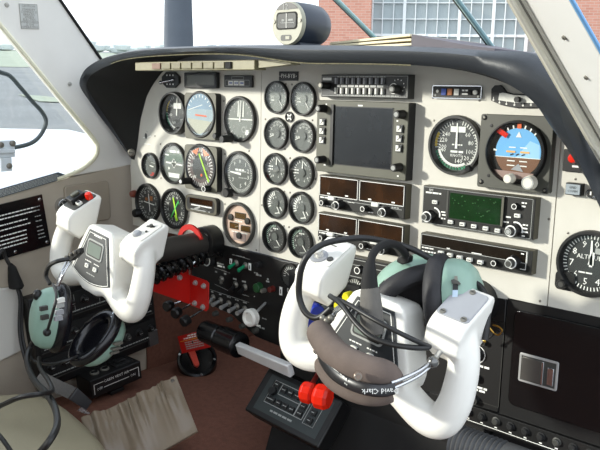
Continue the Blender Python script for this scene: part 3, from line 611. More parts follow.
# --- radio stack
def radio(name, label, TL, BR, yf, cat='radio', face=None, case=None):
    x0, x1, z0, z1 = rY(*TL, *BR, yf); t = thing(name, label, cat, ((x0 + x1) / 2, 0, z0))
    b = MB(); b.box(x0, x1, yf + 0.002, 0, z0, z1, case or RAIL); b.box(x0 + .0004, x1 - .0004, yf, yf + .002, z0 + .0004, z1 - .0004, face or RADIO); part('case', b, t, bevel=0.0006)
    return t, x0, x1, z0, z1
t, x0, x1, z0, z1 = radio('audio_selector_panel', 'slim black audio selector with two rows of small toggles, top of the radio stack', (321.3, 74.5), (408.3, 99), -0.015, case=DKG)
W, H = x1 - x0, z1 - z0; b = MB(); b.outline(x0 + .0015, z0 + .002, x1 - .002, z1 - .002, .0007, -.0153, MKG); b.dashes(x0 + W * .2, x0 + W * .76, z0 + H * .5, H * .09, -.0153, MK, 1); b.dashes(x0 + W * .02, x0 + W * .14, z1 - H * .2, H * .12, -.0153, MK, 2); b.dashes(x0 + W * .2, x0 + W * .76, z1 - H * .1, H * .05, -.0153, MKG, 3); b.dashes(x0 + W * .2, x0 + W * .9, z0 + H * .1, H * .05, -.0153, MKG, 4)
for a in (-30, 0, 30, 65, 95, 125): b.rect(x0 + W * .885 + .011 * math.sin(math.radians(a)) - .0006, z0 + H * .5 + .010 * math.cos(math.radians(a)) - .0008, x0 + W * .885 + .011 * math.sin(math.radians(a)) + .0006, z0 + H * .5 + .010 * math.cos(math.radians(a)) + .0008, -.0153, MK)
part('legend', b, t)
for i in range(9):
    for j in range(2):
        if (i, j) == (0, 0): pass
        xx = x0 + W * (.185 + .0665 * i) + .002; zz = z0 + H * (.72 if j else .29)
        k = MB(); k.box(xx - .0021, xx + .0021, -.0185, -.015, zz - H * .13, zz + H * .13, BTNG if j else BTN); k.box(xx + .0008, xx + .0021, -.0187, -.0184, zz - H * .13, zz + H * .13, DKG); part('toggle', k, t, bevel=0.0003)
knob(t, 320, 85.2, -.015, 0.020, 0.0052, BLK, SCREW, DKG); knob(t, 391.5, 89, -.015, 0.012, 0.006, DKG, MKG)
b = MB(); q = aY(393.5, 88.6, -.0155); b.ring(q.x, q.z, .0066, .0076, -.0156, MK); part('knob_scale', b, t)
MFDY = -0.018
t, x0, x1, z0, z1 = radio('moving_map_display', 'large grey-green framed unit with a dark blank screen in the radio stack', (317.2, 100), (405.5, 181.3), MFDY, 'display', MFDG, BLK)
sx0, sx1, sz0, sz1 = rY(335, 106.5, 390.8, 169.5, MFDY)
b = MB(); b.rect(sx0, sz0, sx1, sz1, MFDY - .0004, BSCR); b.outline(sx0 - .004, sz0 - .001, sx1 + .001, sz1 + .001, .0012, MFDY - .0006, BLK); b.box(sx0 - .006, sx0 - .0005, MFDY - .003, MFDY, sz0 - .002, sz1 + .003, BLK); part('screen', b, t)
for i, (u, v) in enumerate(((323.3, 122), (323.0, 131), (322.8, 140), (400.5, 128.8), (400, 138.5), (399.5, 148.2))):
    q = aY(u, v, MFDY); k = MB(Matrix.Translation(q)); k.box(-.0055, .0055, -.0015, 0, -.0058, .0058, BLK); k.box(-.0042, .0036, -.004, -.0015, -.0042, .0042, BTN); k.line(-.002, -.0025, .002, .001, .0012, -.0042, DKG); k.box(.0008, .0038, -.0044, -.004, .0005, .0044, BLK); part('button', k, t)
for u, v, rr in ((317.5, 108.5, .006), (316.5, 160, .006), (396, 114.5, .0062), (393, 168, .0062)): knob(t, u, v, MFDY, 0.017, rr, BLK, MKG)
b = MB()
for u, v, w in ((360.5, 105.6, .009), (326.5, 104.3, .003), (324.8, 164.8, .004), (397.5, 121, .003), (398, 176, .003)):
    q = aY(u, v, MFDY); b.rect(q.x - w / 2, q.z - .0011, q.x + w / 2, q.z + .0011, MFDY - .0004, MK)
part('legend', b, t)
for n, (TL, BR, lab) in enumerate((((319.3, 174.6), (404.2, 219.8), 'upper black radio with two amber windows under the blank map screen'), ((318.2, 212), (402.8, 257.6), 'lower black radio with two amber windows, partly behind the headset cable'))):
    t, x0, x1, z0, z1 = radio('nav_com_radio', lab, TL, BR, -0.016); W, H = x1 - x0, z1 - z0
    b = MB(); b.rect(x0 + W * .02, z0 + H * .40, x0 + W * .465, z1 - H * .05, -.0164, AMBD); b.rect(x0 + W * .505, z0 + H * .40, x1 - W * .02, z1 - H * .05, -.0164, AMBD); part('display', b, t)
    b = MB(); b.outline(x0 + W * .01, z0 + H * .37, x0 + W * .475, z1 - H * .03, .0009, -.0167, MK); b.outline(x0 + W * .495, z0 + H * .37, x1 - W * .01, z1 - H * .03, .0009, -.0167, MK)
    for x in (.11, .33, .60, .86): b.rect(x0 + W * x, z0 + H * .43, x0 + W * (x + .035), z0 + H * .47, -.0168, MK)
    b.dashes(x0 + W * .02, x0 + W * .13, z0 + H * .31, .002, -.0163, MK, n); b.line(x0 + W * .16, z0 + H * .3, x0 + W * .97, z0 + H * .27, .0007, -.0163, MKG); b.dashes(x0 + W * .36, x0 + W * .44, z0 + H * .28, .0015, -.0163, MK, n + 2); b.dashes(x0 + W * .86, x0 + W * .94, z0 + H * .31, .0015, -.0163, MKG, n + 3); b.dashes(x0 + W * .1, x0 + W * .16, z0 + H * .06, .0012, -.0163, MK, n + 5); b.dashes(x0 + W * .6, x0 + W * .66, z0 + H * .06, .0012, -.0163, MK, n + 6); part('legend', b, t)
    for x in (.175, .69):
        k = MB(); k.box(x0 + W * x - .0065, x0 + W * x + .0065, -.021, -.016, z0 + H * .26, z0 + H * .38, BTN); part('button', k, t, bevel=0.0012)
    for x, rr, L in ((.06, .0045, .010), (.255, .0075, .013), (.555, .0045, .010), (.79, .0075, .013)):
        M = Matrix.Translation((x0 + W * x + .004, -.016, z0 + H * .165)); ok_ = part('knob', knob_geo(M, rr, L, BLK, None, MK), t)
        if rr > .005: part('inner_knob', knob_geo(M @ Matrix.Translation((0, -L, 0)), rr * .6, .006, DKG, None, MKG), ok_)
t, x0, x1, z0, z1 = radio('direction_finder_receiver', 'black receiver below the two amber radios with one white-ringed knob', (317.6, 249), (401, 290), -0.014); W, H = x1 - x0, z1 - z0
b = MB(); b.line(x0, z1 - H * .12, x1, z1 - H * .12, .001, -.0144, MKG); b.line(x0, z1 - H * .36, x1, z1 - H * .36, .001, -.0144, MKG); b.line(x0, z0 + H * .12, x1, z0 + H * .12, .001, -.0144, MKG); b.dashes(x0 + W * .52, x0 + W * .6, z0 + H * .62, .004, -.0144, MK, 3); part('legend', b, t); knob(t, 357, 270.5, -.014, .011, .0062, BLK, None, MK)
# GPS and transponder in the copilot radio column
t, x0, x1, z0, z1 = radio('gps_navigator', 'black navigator with a green screen below the airspeed dial on the right', (423.3, 185.2), (532.6, 240.3), -0.016); W, H = x1 - x0, z1 - z0
sx0, sx1, sz0, sz1 = rY(451.5, 192.3, 500.7, 225, -.016)
b = MB(); b.box(sx0 - .004, sx1 + .004, -.019, -.016, sz0 - .002, sz1 + .003, BLK); b.rect(sx0, sz0, sx1, sz1, -.0194, GSCR); rr = random.Random(3)
for i in range(26): xx, zz = rr.uniform(sx0 + .003, sx1 - .006), rr.uniform(sz0 + .003, sz1 - .003); b.rect(xx, zz, xx + rr.uniform(.0006, .002), zz + .0008, -.0196, mat('screen_speck', (50, 96, 50), .5, var=0))
b.box(sx0 - .0045, sx0 - .002, -.0198, -.019, sz0 - .001, sz1 + .002, DKG); b.box(sx1 + .001, sx1 + .004, -.0198, -.019, sz0 - .001, sz1 + .002, MFDG); part('screen', b, t)
b = MB(); b.text('GPS', x0 + W * .08, z1 - H * .10, .003, -.0163, MK); b.dashes(x0 + W * .03, x0 + W * .2, z1 - H * .17, .0022, -.0163, MK, 2); b.outline(x0 + .001, z0 + .001, x1 - .003, z1 - .0015, .0006, -.0163, MKG)
for k_, (u, v) in enumerate(((443, 212), (443, 218.5), (508, 217), (506, 222), (525, 225), (525, 228.5), (525, 232), (524, 236), (524, 203), (524, 206.5), (444, 215))):
    q = aY(u, v, -.016); b.dashes(q.x - .003, q.x + .004, q.z, .0019, -.0163, MK, k_)
q = aY(434, 214.5, -.016); b.ring(q.x, q.z, .0085, .0105, -.0164, MK, 0, 110); q = aY(515.5, 229.5, -.016); b.ring(q.x, q.z, .0085, .0105, -.0164, MK, -20, 110); part('legend', b, t)
for u, v in ((450, 222), (461.7, 224.3), (473.3, 226.4), (485, 228.6), (497, 230.8)): btn(t, u, v, -.016, .0075, .0052, .003)
for u, v in ((434.3, 202.2), (516.8, 215.8)): btn(t, u, v, -.016, .008, .005, .003)
for u, v, ro in ((425, 217, .0085), (509, 231.5, .0085)):
    q = aY(u, v, -.030); M = Matrix.Translation((q.x, -.016, q.z)); ok_ = part('knob', knob_geo(M, ro, .010, BLK, None, MK), t); part('inner_knob', knob_geo(M @ Matrix.Translation((0, -.010, 0)), ro * .6, .007, DKG, MKG if u > 500 else None, MKG), ok_)
knob(t, 514, 206.6, -.016, .007, .004, BLK, None, MK)
t, x0, x1, z0, z1 = radio('transponder', 'black transponder with a dark window and five white buttons below the green screen', (420.8, 232.4), (530.8, 275.8), -0.016); W, H = x1 - x0, z1 - z0
b = MB(); b.rect(x0 + W * .015, z0 + H * .47, x0 + W * .955, z1 - H * .07, -.0163, mat('dark_brown_window', (26, 20, 14), .15, var=0.2)); b.outline(x0 + W * .01, z0 + H * .45, x0 + W * .965, z1 - H * .05, .0008, -.0166, MKG); b.dashes(x0 + W * .02, x0 + W * .14, z0 + H * .36, .0018, -.0163, MK, 1); b.dashes(x0 + W * .02, x0 + W * .16, z0 + H * .2, .002, -.0163, MK, 4); b.rect(x0 + W * .26, z0 + H * .49, x0 + W * .29, z0 + H * .53, -.0167, MK); b.rect(x0 + W * .49, z0 + H * .49, x0 + W * .58, z0 + H * .53, -.0167, MK); b.rect(x0 + W * .91, z1 - H * .2, x0 + W * .935, z1 - H * .15, -.0167, MK)
b.line(x0 + W * .955, z0 + H * .2, x0 + W * .955, z1 - H * .07, .0008, -.0166, MK); b.line(x0 + W * .91, z0 + H * .2, x0 + W * .955, z0 + H * .2, .0008, -.0166, MK); part('legend', b, t)
for u, v in ((440, 253), (449, 255.3), (458.7, 257.8), (468.6, 260), (479.5, 262.5)): btn(t, u, v, -.016, .0078, .0055, .005)
knob(t, 493.3, 263.4, -.016, .007, .0042, BLK, None, MK)
q = aY(511, 263, -.026); M = Matrix.Translation((q.x, -.016, q.z)); ok_ = part('knob', knob_geo(M, .0085, .010, BLK, None, MK), t); part('inner_knob', knob_geo(M @ Matrix.Translation((0, -.010, 0)), .0055, .008, DKG, None, MKG), ok_)

# --- right flight instruments
def d_asr(b, k, r):
    b.ticks(0, 0, r * .8, r * .95, Y1, MK, 15, 345, 45, r * .035); b.ring(0, 0, r * .86, r * .97, Y1, YEL, -95, -60); b.ring(0, 0, r * .74, r * .84, Y1, MK, 150, 255); b.ring(0, 0, r * .86, r * .96, Y1, mat('green_arc', (60, 150, 110)), 150, 255); b.ticks(0, 0, r * .85, r * .97, Y2, BLK, 150, 255, 14, r * .03); b.ring(0, 0, r * .86, r * .94, Y1, MK, 60, 150)
    nums(b, r * .62, [('60', 48), ('80', 80), ('100', 112), ('120', 140), ('140', 170), ('40', -165 + 55), ('200', -98), ('220', -74), ('240', -50)], r * .17); b.rect(-r * .3, r * .5, r * .35, r * .72, Y1, MK); b.text('KNOTS', 0, -r * .40, r * .11, Y1, MK); b.dashes(-r * .25, r * .3, -r * .25, r * .08, Y1, MK, 6); b.dashes(-r * .2, r * .25, r * .02, r * .05, Y1, MK, 8); needle(k, r * .85, 0, r * .1)
t = round_inst('airspeed_indicator', 'black airspeed dial with yellow and white arcs on the right-hand panel', 453.2, 145.5, 0.0410, DIAL, d_asr, depth=0.010); knob(t, 467, 168.5, -.004, .010, .0045, BLKM)
t, x0, x1, z0, z1 = boxframe('attitude_indicator', 'large square grey-plated horizon with bright blue and brown halves on the right', (481.3, 113.8), (548, 194.5), -0.012, m=mat('olive_grey_plate', (74, 74, 66), .5, var=.04), r=0.003)
q = aY(514.5, 152.5, -.018); cx, cz = q.x, q.z; r = .0385
b = MB(); b.lathe([(r * 1.06, -0.012), (r * 1.04, -0.020), (r * .99, -0.021), (r * .95, -0.0135)], BLK, cx, cz, 44); part('bezel', b, t)
b = MB(); yd = -0.0132; b.disc(cx, cz, r * .96, yd, BLKM, 44); ox, oz, rb = cx + r * .06, cz + r * .0, r * .80
def sector(a0, a1, zc, m, y): b.add([(ox + rb * math.sin(math.radians(a)), y, oz + rb * math.cos(math.radians(a))) for a in range(a0, a1 + 1, 6)], [tuple(range((a1 - a0) // 6 + 1))], m)
sector(-102, 102, 0, SKYB, yd - .0003); sector(102, 258, 0, GNDB, yd - .0003)
b.add([(ox - r * .05, yd - .0005, oz - rb * .2), (ox + rb * .96, yd - .0005, oz - rb * .2), (ox + rb * .92, yd - .0005, oz + rb * .35), (ox + rb * .5, yd - .0005, oz + rb * .5)], [(0, 1, 2, 3)], mat('attitude_light_blue', (150, 200, 238), .5, var=0))
b.line(ox - rb, oz - rb * .21, ox + rb, oz - rb * .21, .0008, yd - .0007, MK)
for x in (-.5, .12): b.line(ox + rb * x, oz + rb * .02, ox + rb * (x + .4), oz + rb * .02, r * .06, yd - .0012, mat('pale_orange', (236, 176, 96), .5, var=0))
for dz, w in ((.2, .5), (-.36, .55), (-.55, .55)): b.line(ox - rb * w * .8, oz + rb * dz, ox - rb * .1, oz + rb * dz, r * .035, yd - .0009, MK); b.line(ox + rb * .1, oz + rb * dz, ox + rb * w * .8, oz + rb * dz, r * .035, yd - .0009, MK)
b.add([(ox - r * .1, yd - .0009, oz + rb * .62), (ox + r * .1, yd - .0009, oz + rb * .62), (ox, yd - .0009, oz + rb * .86)], [(0, 1, 2)], MK); b.ticks(ox, oz, rb * 1.0, rb * 1.14, yd - .0009, MK, -42, 42, 7, r * .05); b.rect(ox - r * .07, oz + rb * .98, ox + r * .07, oz + rb * 1.18, yd - .0012, ORG)
for dx in (-.25, 0, .25): b.line(ox + rb * (dx - .07), oz - rb * .12, ox + rb * (dx + .07), oz - rb * .06, r * .04, yd - .0012, BLK)
b.line(cx - r * .82, cz + r * .05, cx - r * .7, cz + r * .03, r * .06, yd - .0006, MK); b.add([(ox - rb * .25, yd - .0012, oz - rb * .72), (ox + rb * .3, yd - .0012, oz - rb * .78), (ox + rb * .08, yd - .0012, oz - rb * .46)], [(0, 1, 2)], PLATE); part('dial', b, t)
k = MB(); k.line(cx - r * .72, cz + r * .74, cx - r * .33, cz + r * .52, r * .17, yd - .003, REDK); part('warning_flag', k, t, 'orange-red flag'); g = MB(); g.disc(cx, cz, r * .97, -0.019, LENSG, 44); part('glass', g, t)
b = MB(); b.add([(cx - r * .8, yd - .002, cz - r * .62), (cx + r * .75, yd - .002, cz - r * .66), (cx + r * .45, yd - .002, cz - r * .86), (cx - r * .4, yd - .002, cz - r * .88)], [(0, 1, 2, 3)], mat('pinkish_grey', (150, 124, 116), .5, var=.04)); part('lower_mask', b, t)
knob(t, 507, 179, -.020, .012, .0062, mat('ivory_knob', (214, 210, 196), .4, var=.04)); knob(t, 527.3, 183, -.020, .010, .0088, mat('ivory_knob', (214, 210, 196)), None, MKG)
for u, v in ((484.7, 117.4), (545, 190.5), (481, 181.5)):
    q = aY(u, v, -.012); k = MB(Matrix.Translation(q)); k.lathe([(.0032, 0.001), (.0032, -.001), (.002, -.0016), (0, -.0016)], BLK, n=14); k.disc(0, 0, .0014, -.0018, SCREW, 10); part('screw', k, t)
for u, v in ((491.5, 125.5), (538.8, 130), (488.5, 175.5)):
    q = aY(u, v, -.012); k = MB(Matrix.Translation(q)); k.lathe([(.0022, 0.001), (.0022, -.0006), (0, -.0008)], BLK, n=12); part('screw', k, t)
# annunciator bar and the temperature slide
t, x0, x1, z0, z1 = boxframe('marker_beacon_panel', 'narrow chrome-edged bar with blue, amber and white lamp squares', (433.2, 86), (480.5, 98.5), -0.005, 'warning lights', BLK, .002)
W, H = x1 - x0, z1 - z0; b = MB(); b.outline(x0 - .001, z0 - .001, x1 + .001, z1 + .001, .001, -.0053, CHR)
b.dashes(x0 + W * .62, x0 + W * .74, z0 + H * .65, H * .14, -.0053, MK, 1); b.dashes(x0 + W * .62, x0 + W * .74, z0 + H * .35, H * .14, -.0053, MK, 2); b.disc(x0 + W * .1, z0 + H * .55, H * .14, -.0054, BTN, 10); b.disc(x0 + W * .06, z0 + H * .2, H * .1, -.0054, MKG, 10); b.disc(x0 + W * .95, z0 + H * .16, H * .1, -.0054, MKG, 10); part('legend', b, t)
for x, m in ((.24, BLUEM), (.37, AMBL), (.51, BTN)):
    k = MB(); k.box(x0 + W * x - W * .05, x0 + W * x + W * .05, -.0065, -.005, z0 + H * .22, z0 + H * .78, m); part('lamp', k, t, bevel=.0004)
k = MB(); k.lathe([(H * .2, -.005), (H * .2, -.008), (0, -.009)], BTN, x0 + W * .9, z0 + H * .5, 12); part('button', k, t); k = MB(); k.lathe([(H * .2, -.005), (H * .2, -.008), (0, -.009)], BLKM, x0 + W * .79, z0 + H * .5, 12); part('button', k, t)
pts = smooth([aY(u, v, -.003) for u, v in ((493, 88.5), (493.5, 98.5), (502, 102), (514, 104), (526, 104.5), (536, 104))], 4)
t = thing('air_control_slide', 'black hooked slide plate with a white slot tucked under the right end of the glareshield', 'control', (pts[0].x, 0, pts[-1].z))
b = MB(); w = .0055; up_ = [Vector((p.x, -.003, p.z)) for p in pts]
poly = [(aY(u, v).x, aY(u, v).z) for u, v in ((492.3, 100.5), (492.7, 89), (496, 85.3), (502, 85), (505.5, 88.5), (507.5, 92), (514, 93.6), (530, 94.2), (543, 95), (548, 107), (530, 108), (516, 107.6), (502, 105))]
b.prism(poly, 0, -.004, BLK); part('plate', b, t, bevel=.0006)
b = MB(); b.prism([(aY(u, v, -.004).x, aY(u, v, -.004).z) for u, v in ((498.5, 100), (499.5, 93.5), (503, 92.5), (514, 95), (530, 95.8), (542, 96), (546, 102), (532, 103), (514, 102.4), (504, 101))], -.004, -.0045, BTN); part('slot', b, t)
k = MB(); q = aY(517, 99.5, -.010); k.tube([(q.x, -.004, q.z), (q.x, -.012, q.z)], .0035, BLK, 12); part('lever', k, t)
b = MB()
for u, v in ((493.5, 100), (499.5, 102.6), (506.5, 104), (514.5, 105), (523, 105.5), (531, 105)):
    q = aY(u, v, -.004); b.disc(q.x, q.z, .0013, -.0044, BTN, 10); b.rect(q.x - .0004, q.z + .001, q.x + .0004, q.z + .004, -.0044, MK)
part('legend', b, t)
# far right panel items
t, x0, x1, z0, z1 = boxframe('press_to_test_panel', 'small black plate with a red press button at the right end of the panel', (564, 149), (596, 174), -0.004, 'button', BLK, .001)
q = aY(571.5, 158.5, -.014); k = MB(Matrix.Translation((q.x, -.004, q.z))); k.lathe([(.0062, 0), (.0062, -.006), (.005, -.009), (0, -.0095)], REDK, n=20); part('press_button', k, t, 'red button'); q = aY(575.5, 166.5, -.004); b = MB(); b.rect(q.x - .004, q.z - .0012, q.x + .004, q.z + .0012, -.0044, MK); part('legend', b, t); screws(t, ((565.3, 168.5),), .002)
q0, q1 = aY(566, 183.5, -.012), aY(579.5, 195.5, -.012); t = thing('ground_comm_button', 'square grey button marked GND COMM beside the panel seam on the right', 'button', ((q0.x + q1.x) / 2, 0, q1.z))
b = MB(); b.box(q0.x - .001, q1.x + .001, -.010, 0, q1.z - .001, q0.z + .001, BLK); part('housing', b, t, bevel=.0006); b = MB(); b.box(q0.x + .0003, q1.x - .0003, -.012, -.010, q1.z + .0003, q0.z - .0003, mat('grey_blue_cap', (150, 160, 166), .4, var=.02)); h = q0.z - q1.z; b.text('GND', (q0.x + q1.x) / 2, q1.z + h * .68, h * .24, -.0123, DKG); b.text('COMM', (q0.x + q1.x) / 2, q1.z + h * .32, h * .22, -.0123, DKG); part('cap', b, t)
q = aY(590.5, 194, -.006); M = Matrix.Translation((q.x, 0, q.z)); t = thing('key_switch', 'small round chrome key switch at the right edge of the panel under the hood', 'switch', M=M); b = MB(M); b.lathe([(.0062, 0), (.0062, -.005), (.0048, -.0065), (.0038, -.005)], CHR, n=24); b.disc(0, 0, .004, -.0052, BLK, 20); part('barrel', b, t); b = MB(M); b.rect(-.0009, -.0015, .0009, .003, -.0058, MK); part('pointer', b, t)
def d_alt(b, k, r):
    b.ticks(0, 0, r * .84, r * .97, Y1, MK, 10, 10 + 352.8, 50, r * .035); nums(b, r * .68, [(str(i), 12 + 36 * i) for i in range(10)], r * .24); b.text('ALTITUDE', 0, r * .2, r * .16, Y1, MK); b.dashes(-r * .4, r * .1, -r * .35, r * .05, Y1, MK, 2); b.rect(r * .1, r * .35, r * .5, r * .55, Y1, MKG); needle(k, r * .8, -2, r * .12); needle(k, r * .4, 8, r * .2)
t = round_inst('altimeter', 'black altimeter with large white numerals at the right edge of the picture', 588.3, 264.7, 0.0415, DIAL, d_alt, depth=.010); knob(t, 560.5, 284.5, -.002, .012, .0062, BLK, DKG)
b = MB(); q = aY(565, 281, -.004); M = WM[t.name]; b.F = Matrix.Translation((q.x, 0, q.z)); b.prism(rrect(-.013, .012, -.012, .012, .006), 0, -.004, BLK); part('knob_lug', b, t, bevel=.0005)
# compass on the glareshield
q = aY(289, 23.5, -0.012); t = thing('magnetic_compass', 'round magnetic compass with black barrel standing on the glareshield', 'compass', (q.x, .03, q.z - .04)); M = Matrix.Translation(q)
r = .0345; b = MB(M); b.lathe([(r * .96, .002), (r, .006), (r * 1.0, .05), (r * .96, .062), (r * .85, .070), (0, .074)], mat('compass_blue_black', (40, 48, 60), .35, var=.05), n=44); part('barrel', b, t)
b = MB(M); b.lathe([(r * .98, .003), (r * .99, -.002), (r * .95, -.005), (r * .9, -.005), (0, -.005)], mat('ivory_bezel', (160, 158, 140), .45, var=.03), n=44); b.prism(rrect(-r * .66, r * .66, -r * .28, r * .5, .006), -.005, -.0056, BLKM)
b.prism([(r * .93 * math.sin(math.radians(a)), r * .93 * math.cos(math.radians(a))) for a in range(-48, 49, 8)], -.005, -.0058, BLK); b.prism(rrect(-r * .36, r * .3, -r * .78, -r * .52, .003), -.005, -.0056, BLK); b.rect(-r * .05, -r * .72, r * .2, -r * .58, -.0060, mat('ivory_bezel', (160, 158, 140))); part('bezel', b, t)
b = MB(M); b.prism(rrect(-r * .58, r * .58, -r * .22, r * .44, .005), -.0056, -.006, mat('compass_card', (38, 40, 40), .5, var=.1)); b.ticks(0, r * -.6, r * .7, r * .78, -.0063, MKG, -40, 40, 9, .0005); b.line(0, -r * .22, 0, r * .44, .0012, -.0066, MK); b.line(-r * .3, r * .02, r * .5, r * .02, .0008, -.0064, MKG); b.dashes(-r * .3, -r * .04, r * .14, .003, -.0063, MKG, 1); b.dashes(r * .1, r * .4, r * .14, .003, -.0063, MKG, 2); part('card', b, t); b = MB(M); b.text('12', -r * .1, r * .72, .010, -.0062, MKG); part('cap_mark', b, t)
for sx in (-1, 1): k = MB(M); k.lathe([(.0034, -.005), (.003, -.0066), (0, -.0066)], SCREW, sx * r * .82, r * .1, 12); k.box(sx * r * .82 - .0024, sx * r * .82 + .0024, -.0069, -.0064, r * .1 - .0003, r * .1 + .0003, BLKM); part('screw', k, t)
b = MB(); b.prism([(q.x - .022, .1965), (q.x + .024, .1965), (q.x + .016, q.z - .024), (q.x - .014, q.z - .024)], q.y + .058, q.y + .006, mat('compass_blue_black', (40, 48, 60))); b.box(q.x - .024, q.x + .010, q.y - .004, q.y + .006, .196, .204, mat('ivory_bezel', (206, 204, 184))); part('saddle', b, t, bevel=.002)
# papers on the hood
def sheet(pts, th, y0, y1): pass
zt = .1975
q0, q1, q2 = aY(330, 45, .06), aY(424, 38, .08), aY(486, 48, .04)
t = thing('paper_folder', 'cream paper folder lying on the glareshield right of the compass', 'papers', (q0.x + .06, .1, zt))
for i in range(3):
    b = MB(); z = zt + .002 + i * .0042; xa, xb = q0.x + .004 * i, q1.x - .003 * i
    rows = [[(xa + (xb - xa) * s, y, z + .008 * s * (0.4 + .3 * i)), (xa + (xb - xa) * s, y, z + .0034 + .008 * s * (0.4 + .3 * i))] for s in (0, .25, .5, .75, 1) for y in (.07,)]
    b.grid([[(r[0][0], .05, r[0][2]), (r[1][0], .05, r[1][2]), (r[1][0], .26, r[1][2]), (r[0][0], .26, r[0][2])] for r in rows], PAPER, close=True)
    b.add([(rows[0][0][0], .05, rows[0][0][2]), (rows[0][1][0], .05, rows[0][1][2]), (rows[0][1][0], .26, rows[0][1][2]), (rows[0][0][0], .26, rows[0][0][2])], [(0, 1, 2, 3)], PAPER)
    b.add([(rows[-1][0][0], .05, rows[-1][0][2]), (rows[-1][1][0], .05, rows[-1][1][2]), (rows[-1][1][0], .26, rows[-1][1][2]), (rows[-1][0][0], .26, rows[-1][0][2])], [(0, 1, 2, 3)], PAPER)
    part('sheet', b, t)
b = MB(); xa, xb = q1.x + .001, q2.x + .01; rows = []
for s in (0, .2, .4, .6, .8, 1):
    x = xa + (xb - xa) * s; zz = zt + .0195 * (1 - s) ** 1.3 + .001; zl = zt - .0085 * s
    rows.append([(x, .045, zl), (x, .045, zz - .004 * s), (x, .26, zz - .004 * s), (x, .26, zl)])
b.grid(rows, PURP, close=True); b.add(rows[0], [(0, 1, 2, 3)], PURP); b.add(rows[-1], [(0, 1, 2, 3)], PURP)
solo('booklet', b, 'mauve-grey booklet sloping down on the glareshield beside the cream folder', 'booklet')
# ------------------------------------------------------------------ black subpanels below
YL = 0.0
LP = thing('lower_subpanel', 'black switch subpanel hanging below the cream panel beside the left control column', 'panel', (-0.1, YL, -0.3))
b = MB(); b.prism([(-0.27, -0.152), (-0.01, -0.152), (0.02, -0.155), (0.438, -0.137), (0.438, -0.30), (0.10, -0.315), (-0.04, -0.308), (-0.105, -0.281), (-0.2, -0.272), (-0.25, -0.24)], YL + .006, YL, BLK); part('panel_sheet', b, LP, bevel=.0015)
def pl(b, u0, v0, u1, v1, w, m=MKG, y=YL - .0004):
    p, q = aY(u0, v0, y), aY(u1, v1, y); b.line(p.x, p.z, q.x, q.z, w, y, m)
def pd(b, u, v, n, h, m=MKG, seed=0, y=YL - .0004):
    q = aY(u, v, y); b.dashes(q.x, q.x + n, q.z, h, y, m, seed)
b = MB()
pl(b, 232, 254.5, 250, 259.5, .0008); pl(b, 214.5, 284, 228, 290.5, .0008); pl(b, 210, 289.5, 249, 302.5, .0008); pl(b, 241, 294, 249, 296.5, .0008); pl(b, 214, 267.5, 230, 273, .0008)
for i, (u, v, n, h) in enumerate(((236, 255.5, .025, .002), (217, 263, .02, .003), (217.5, 265.5, .02, .003), (215, 271.5, .006, .003), (224, 273.5, .010, .003), (233, 278.5, .010, .003), (242, 281, .010, .003), (256, 274.5, .016, .003), (254, 272.5, .01, .002), (266, 281, .009, .003), (267, 279, .004, .003), (211, 291.5, .01, .0025), (219, 294, .01, .0025), (227, 296.5, .01, .0025), (235, 299.5, .01, .0025), (243, 302, .01, .0025), (262, 318, .012, .002), (256, 325, .016, .004), (259, 327, .014, .003))): pd(b, u, v, n, h, MK if i in (2, 17) else MKG, i)
for u, v, w, h in ((231, 261.5, .007, .011), (250, 266.7, .007, .013), (281, 291, .007, .015), (288, 290, .003, .007), (254.5, 296.5, .002, .002), (334, 298, .007, .012)):
    q = aY(u, v, YL); b.rect(q.x - w / 2, q.z - h / 2, q.x + w / 2, q.z + h / 2, YL - .0005, MK); b.rect(q.x - w * .22, q.z - h * .3, q.x + w * .1, q.z + h * .2, YL - .0008, BLK)
part('legend', b, LP)
def toggle(u0, v0, u1, v1, L, r0, r1, cap, body=CHR, nm='toggle_switch', label=None):
    p = aY(u0, v0, YL); q = aY(u1, v1, YL - L); b = MB(); n = MB(Matrix.Translation((p.x, YL, p.z))); b.F = n.F
    b.lathe([(.0062, 0), (.0062, -.002), (.004, -.004), (.0035, -.006)], SCREW, n=14); b.F = Matrix()
    b.tube([p + Vector((0, -.003, 0)), q], [r0, r1], cap, 10); return part(nm, b, LP, label)
toggle(236.5, 263, 229, 267.5, .020, .0025, .0036, GREENT, label='green-capped toggle'); toggle(245.8, 265.5, 238.5, 270.5, .020, .0025, .0036, GREENT, label='green-capped toggle')
toggle(236, 284.5, 231, 291, .016, .003, .005, BLK); toggle(245.3, 287.2, 239.5, 293.5, .016, .003, .005, BLK)
toggle(213.5, 297.5, 210, 302, .016, .0025, .0034, ALU)
for u, v in ((221, 300.5), (229.2, 303.5), (237.2, 306.5), (245.2, 309)): toggle(u, v, u - 8.5, v + 4.5, .024, .0026, .0042, ALU, label='silver bat toggle')
toggle(222, 279, 221, 283, .010, .002, .003, SCREW)
for u, v, rr, m in ((256.5, 288, .009, DGREEN), (270, 289.5, .0055, mat('dark_red_knob', (90, 26, 20), .3, var=.05)), (257, 265.3, .0055, BLKM), (207, 260, .013, BLKM), (214, 314, .0052, DKG), (228, 320, .0052, DKG), (241, 326.5, .0052, DKG), (254, 331, .0052, DKG), (262, 291, .004, SCREW)):
    q = aY(u, v, YL - .008); part('knob', knob_geo(Matrix.Translation((q.x, YL, q.z)), rr, .010, m, None, MKG if m in (BLKM,) and rr > .01 else None), LP)
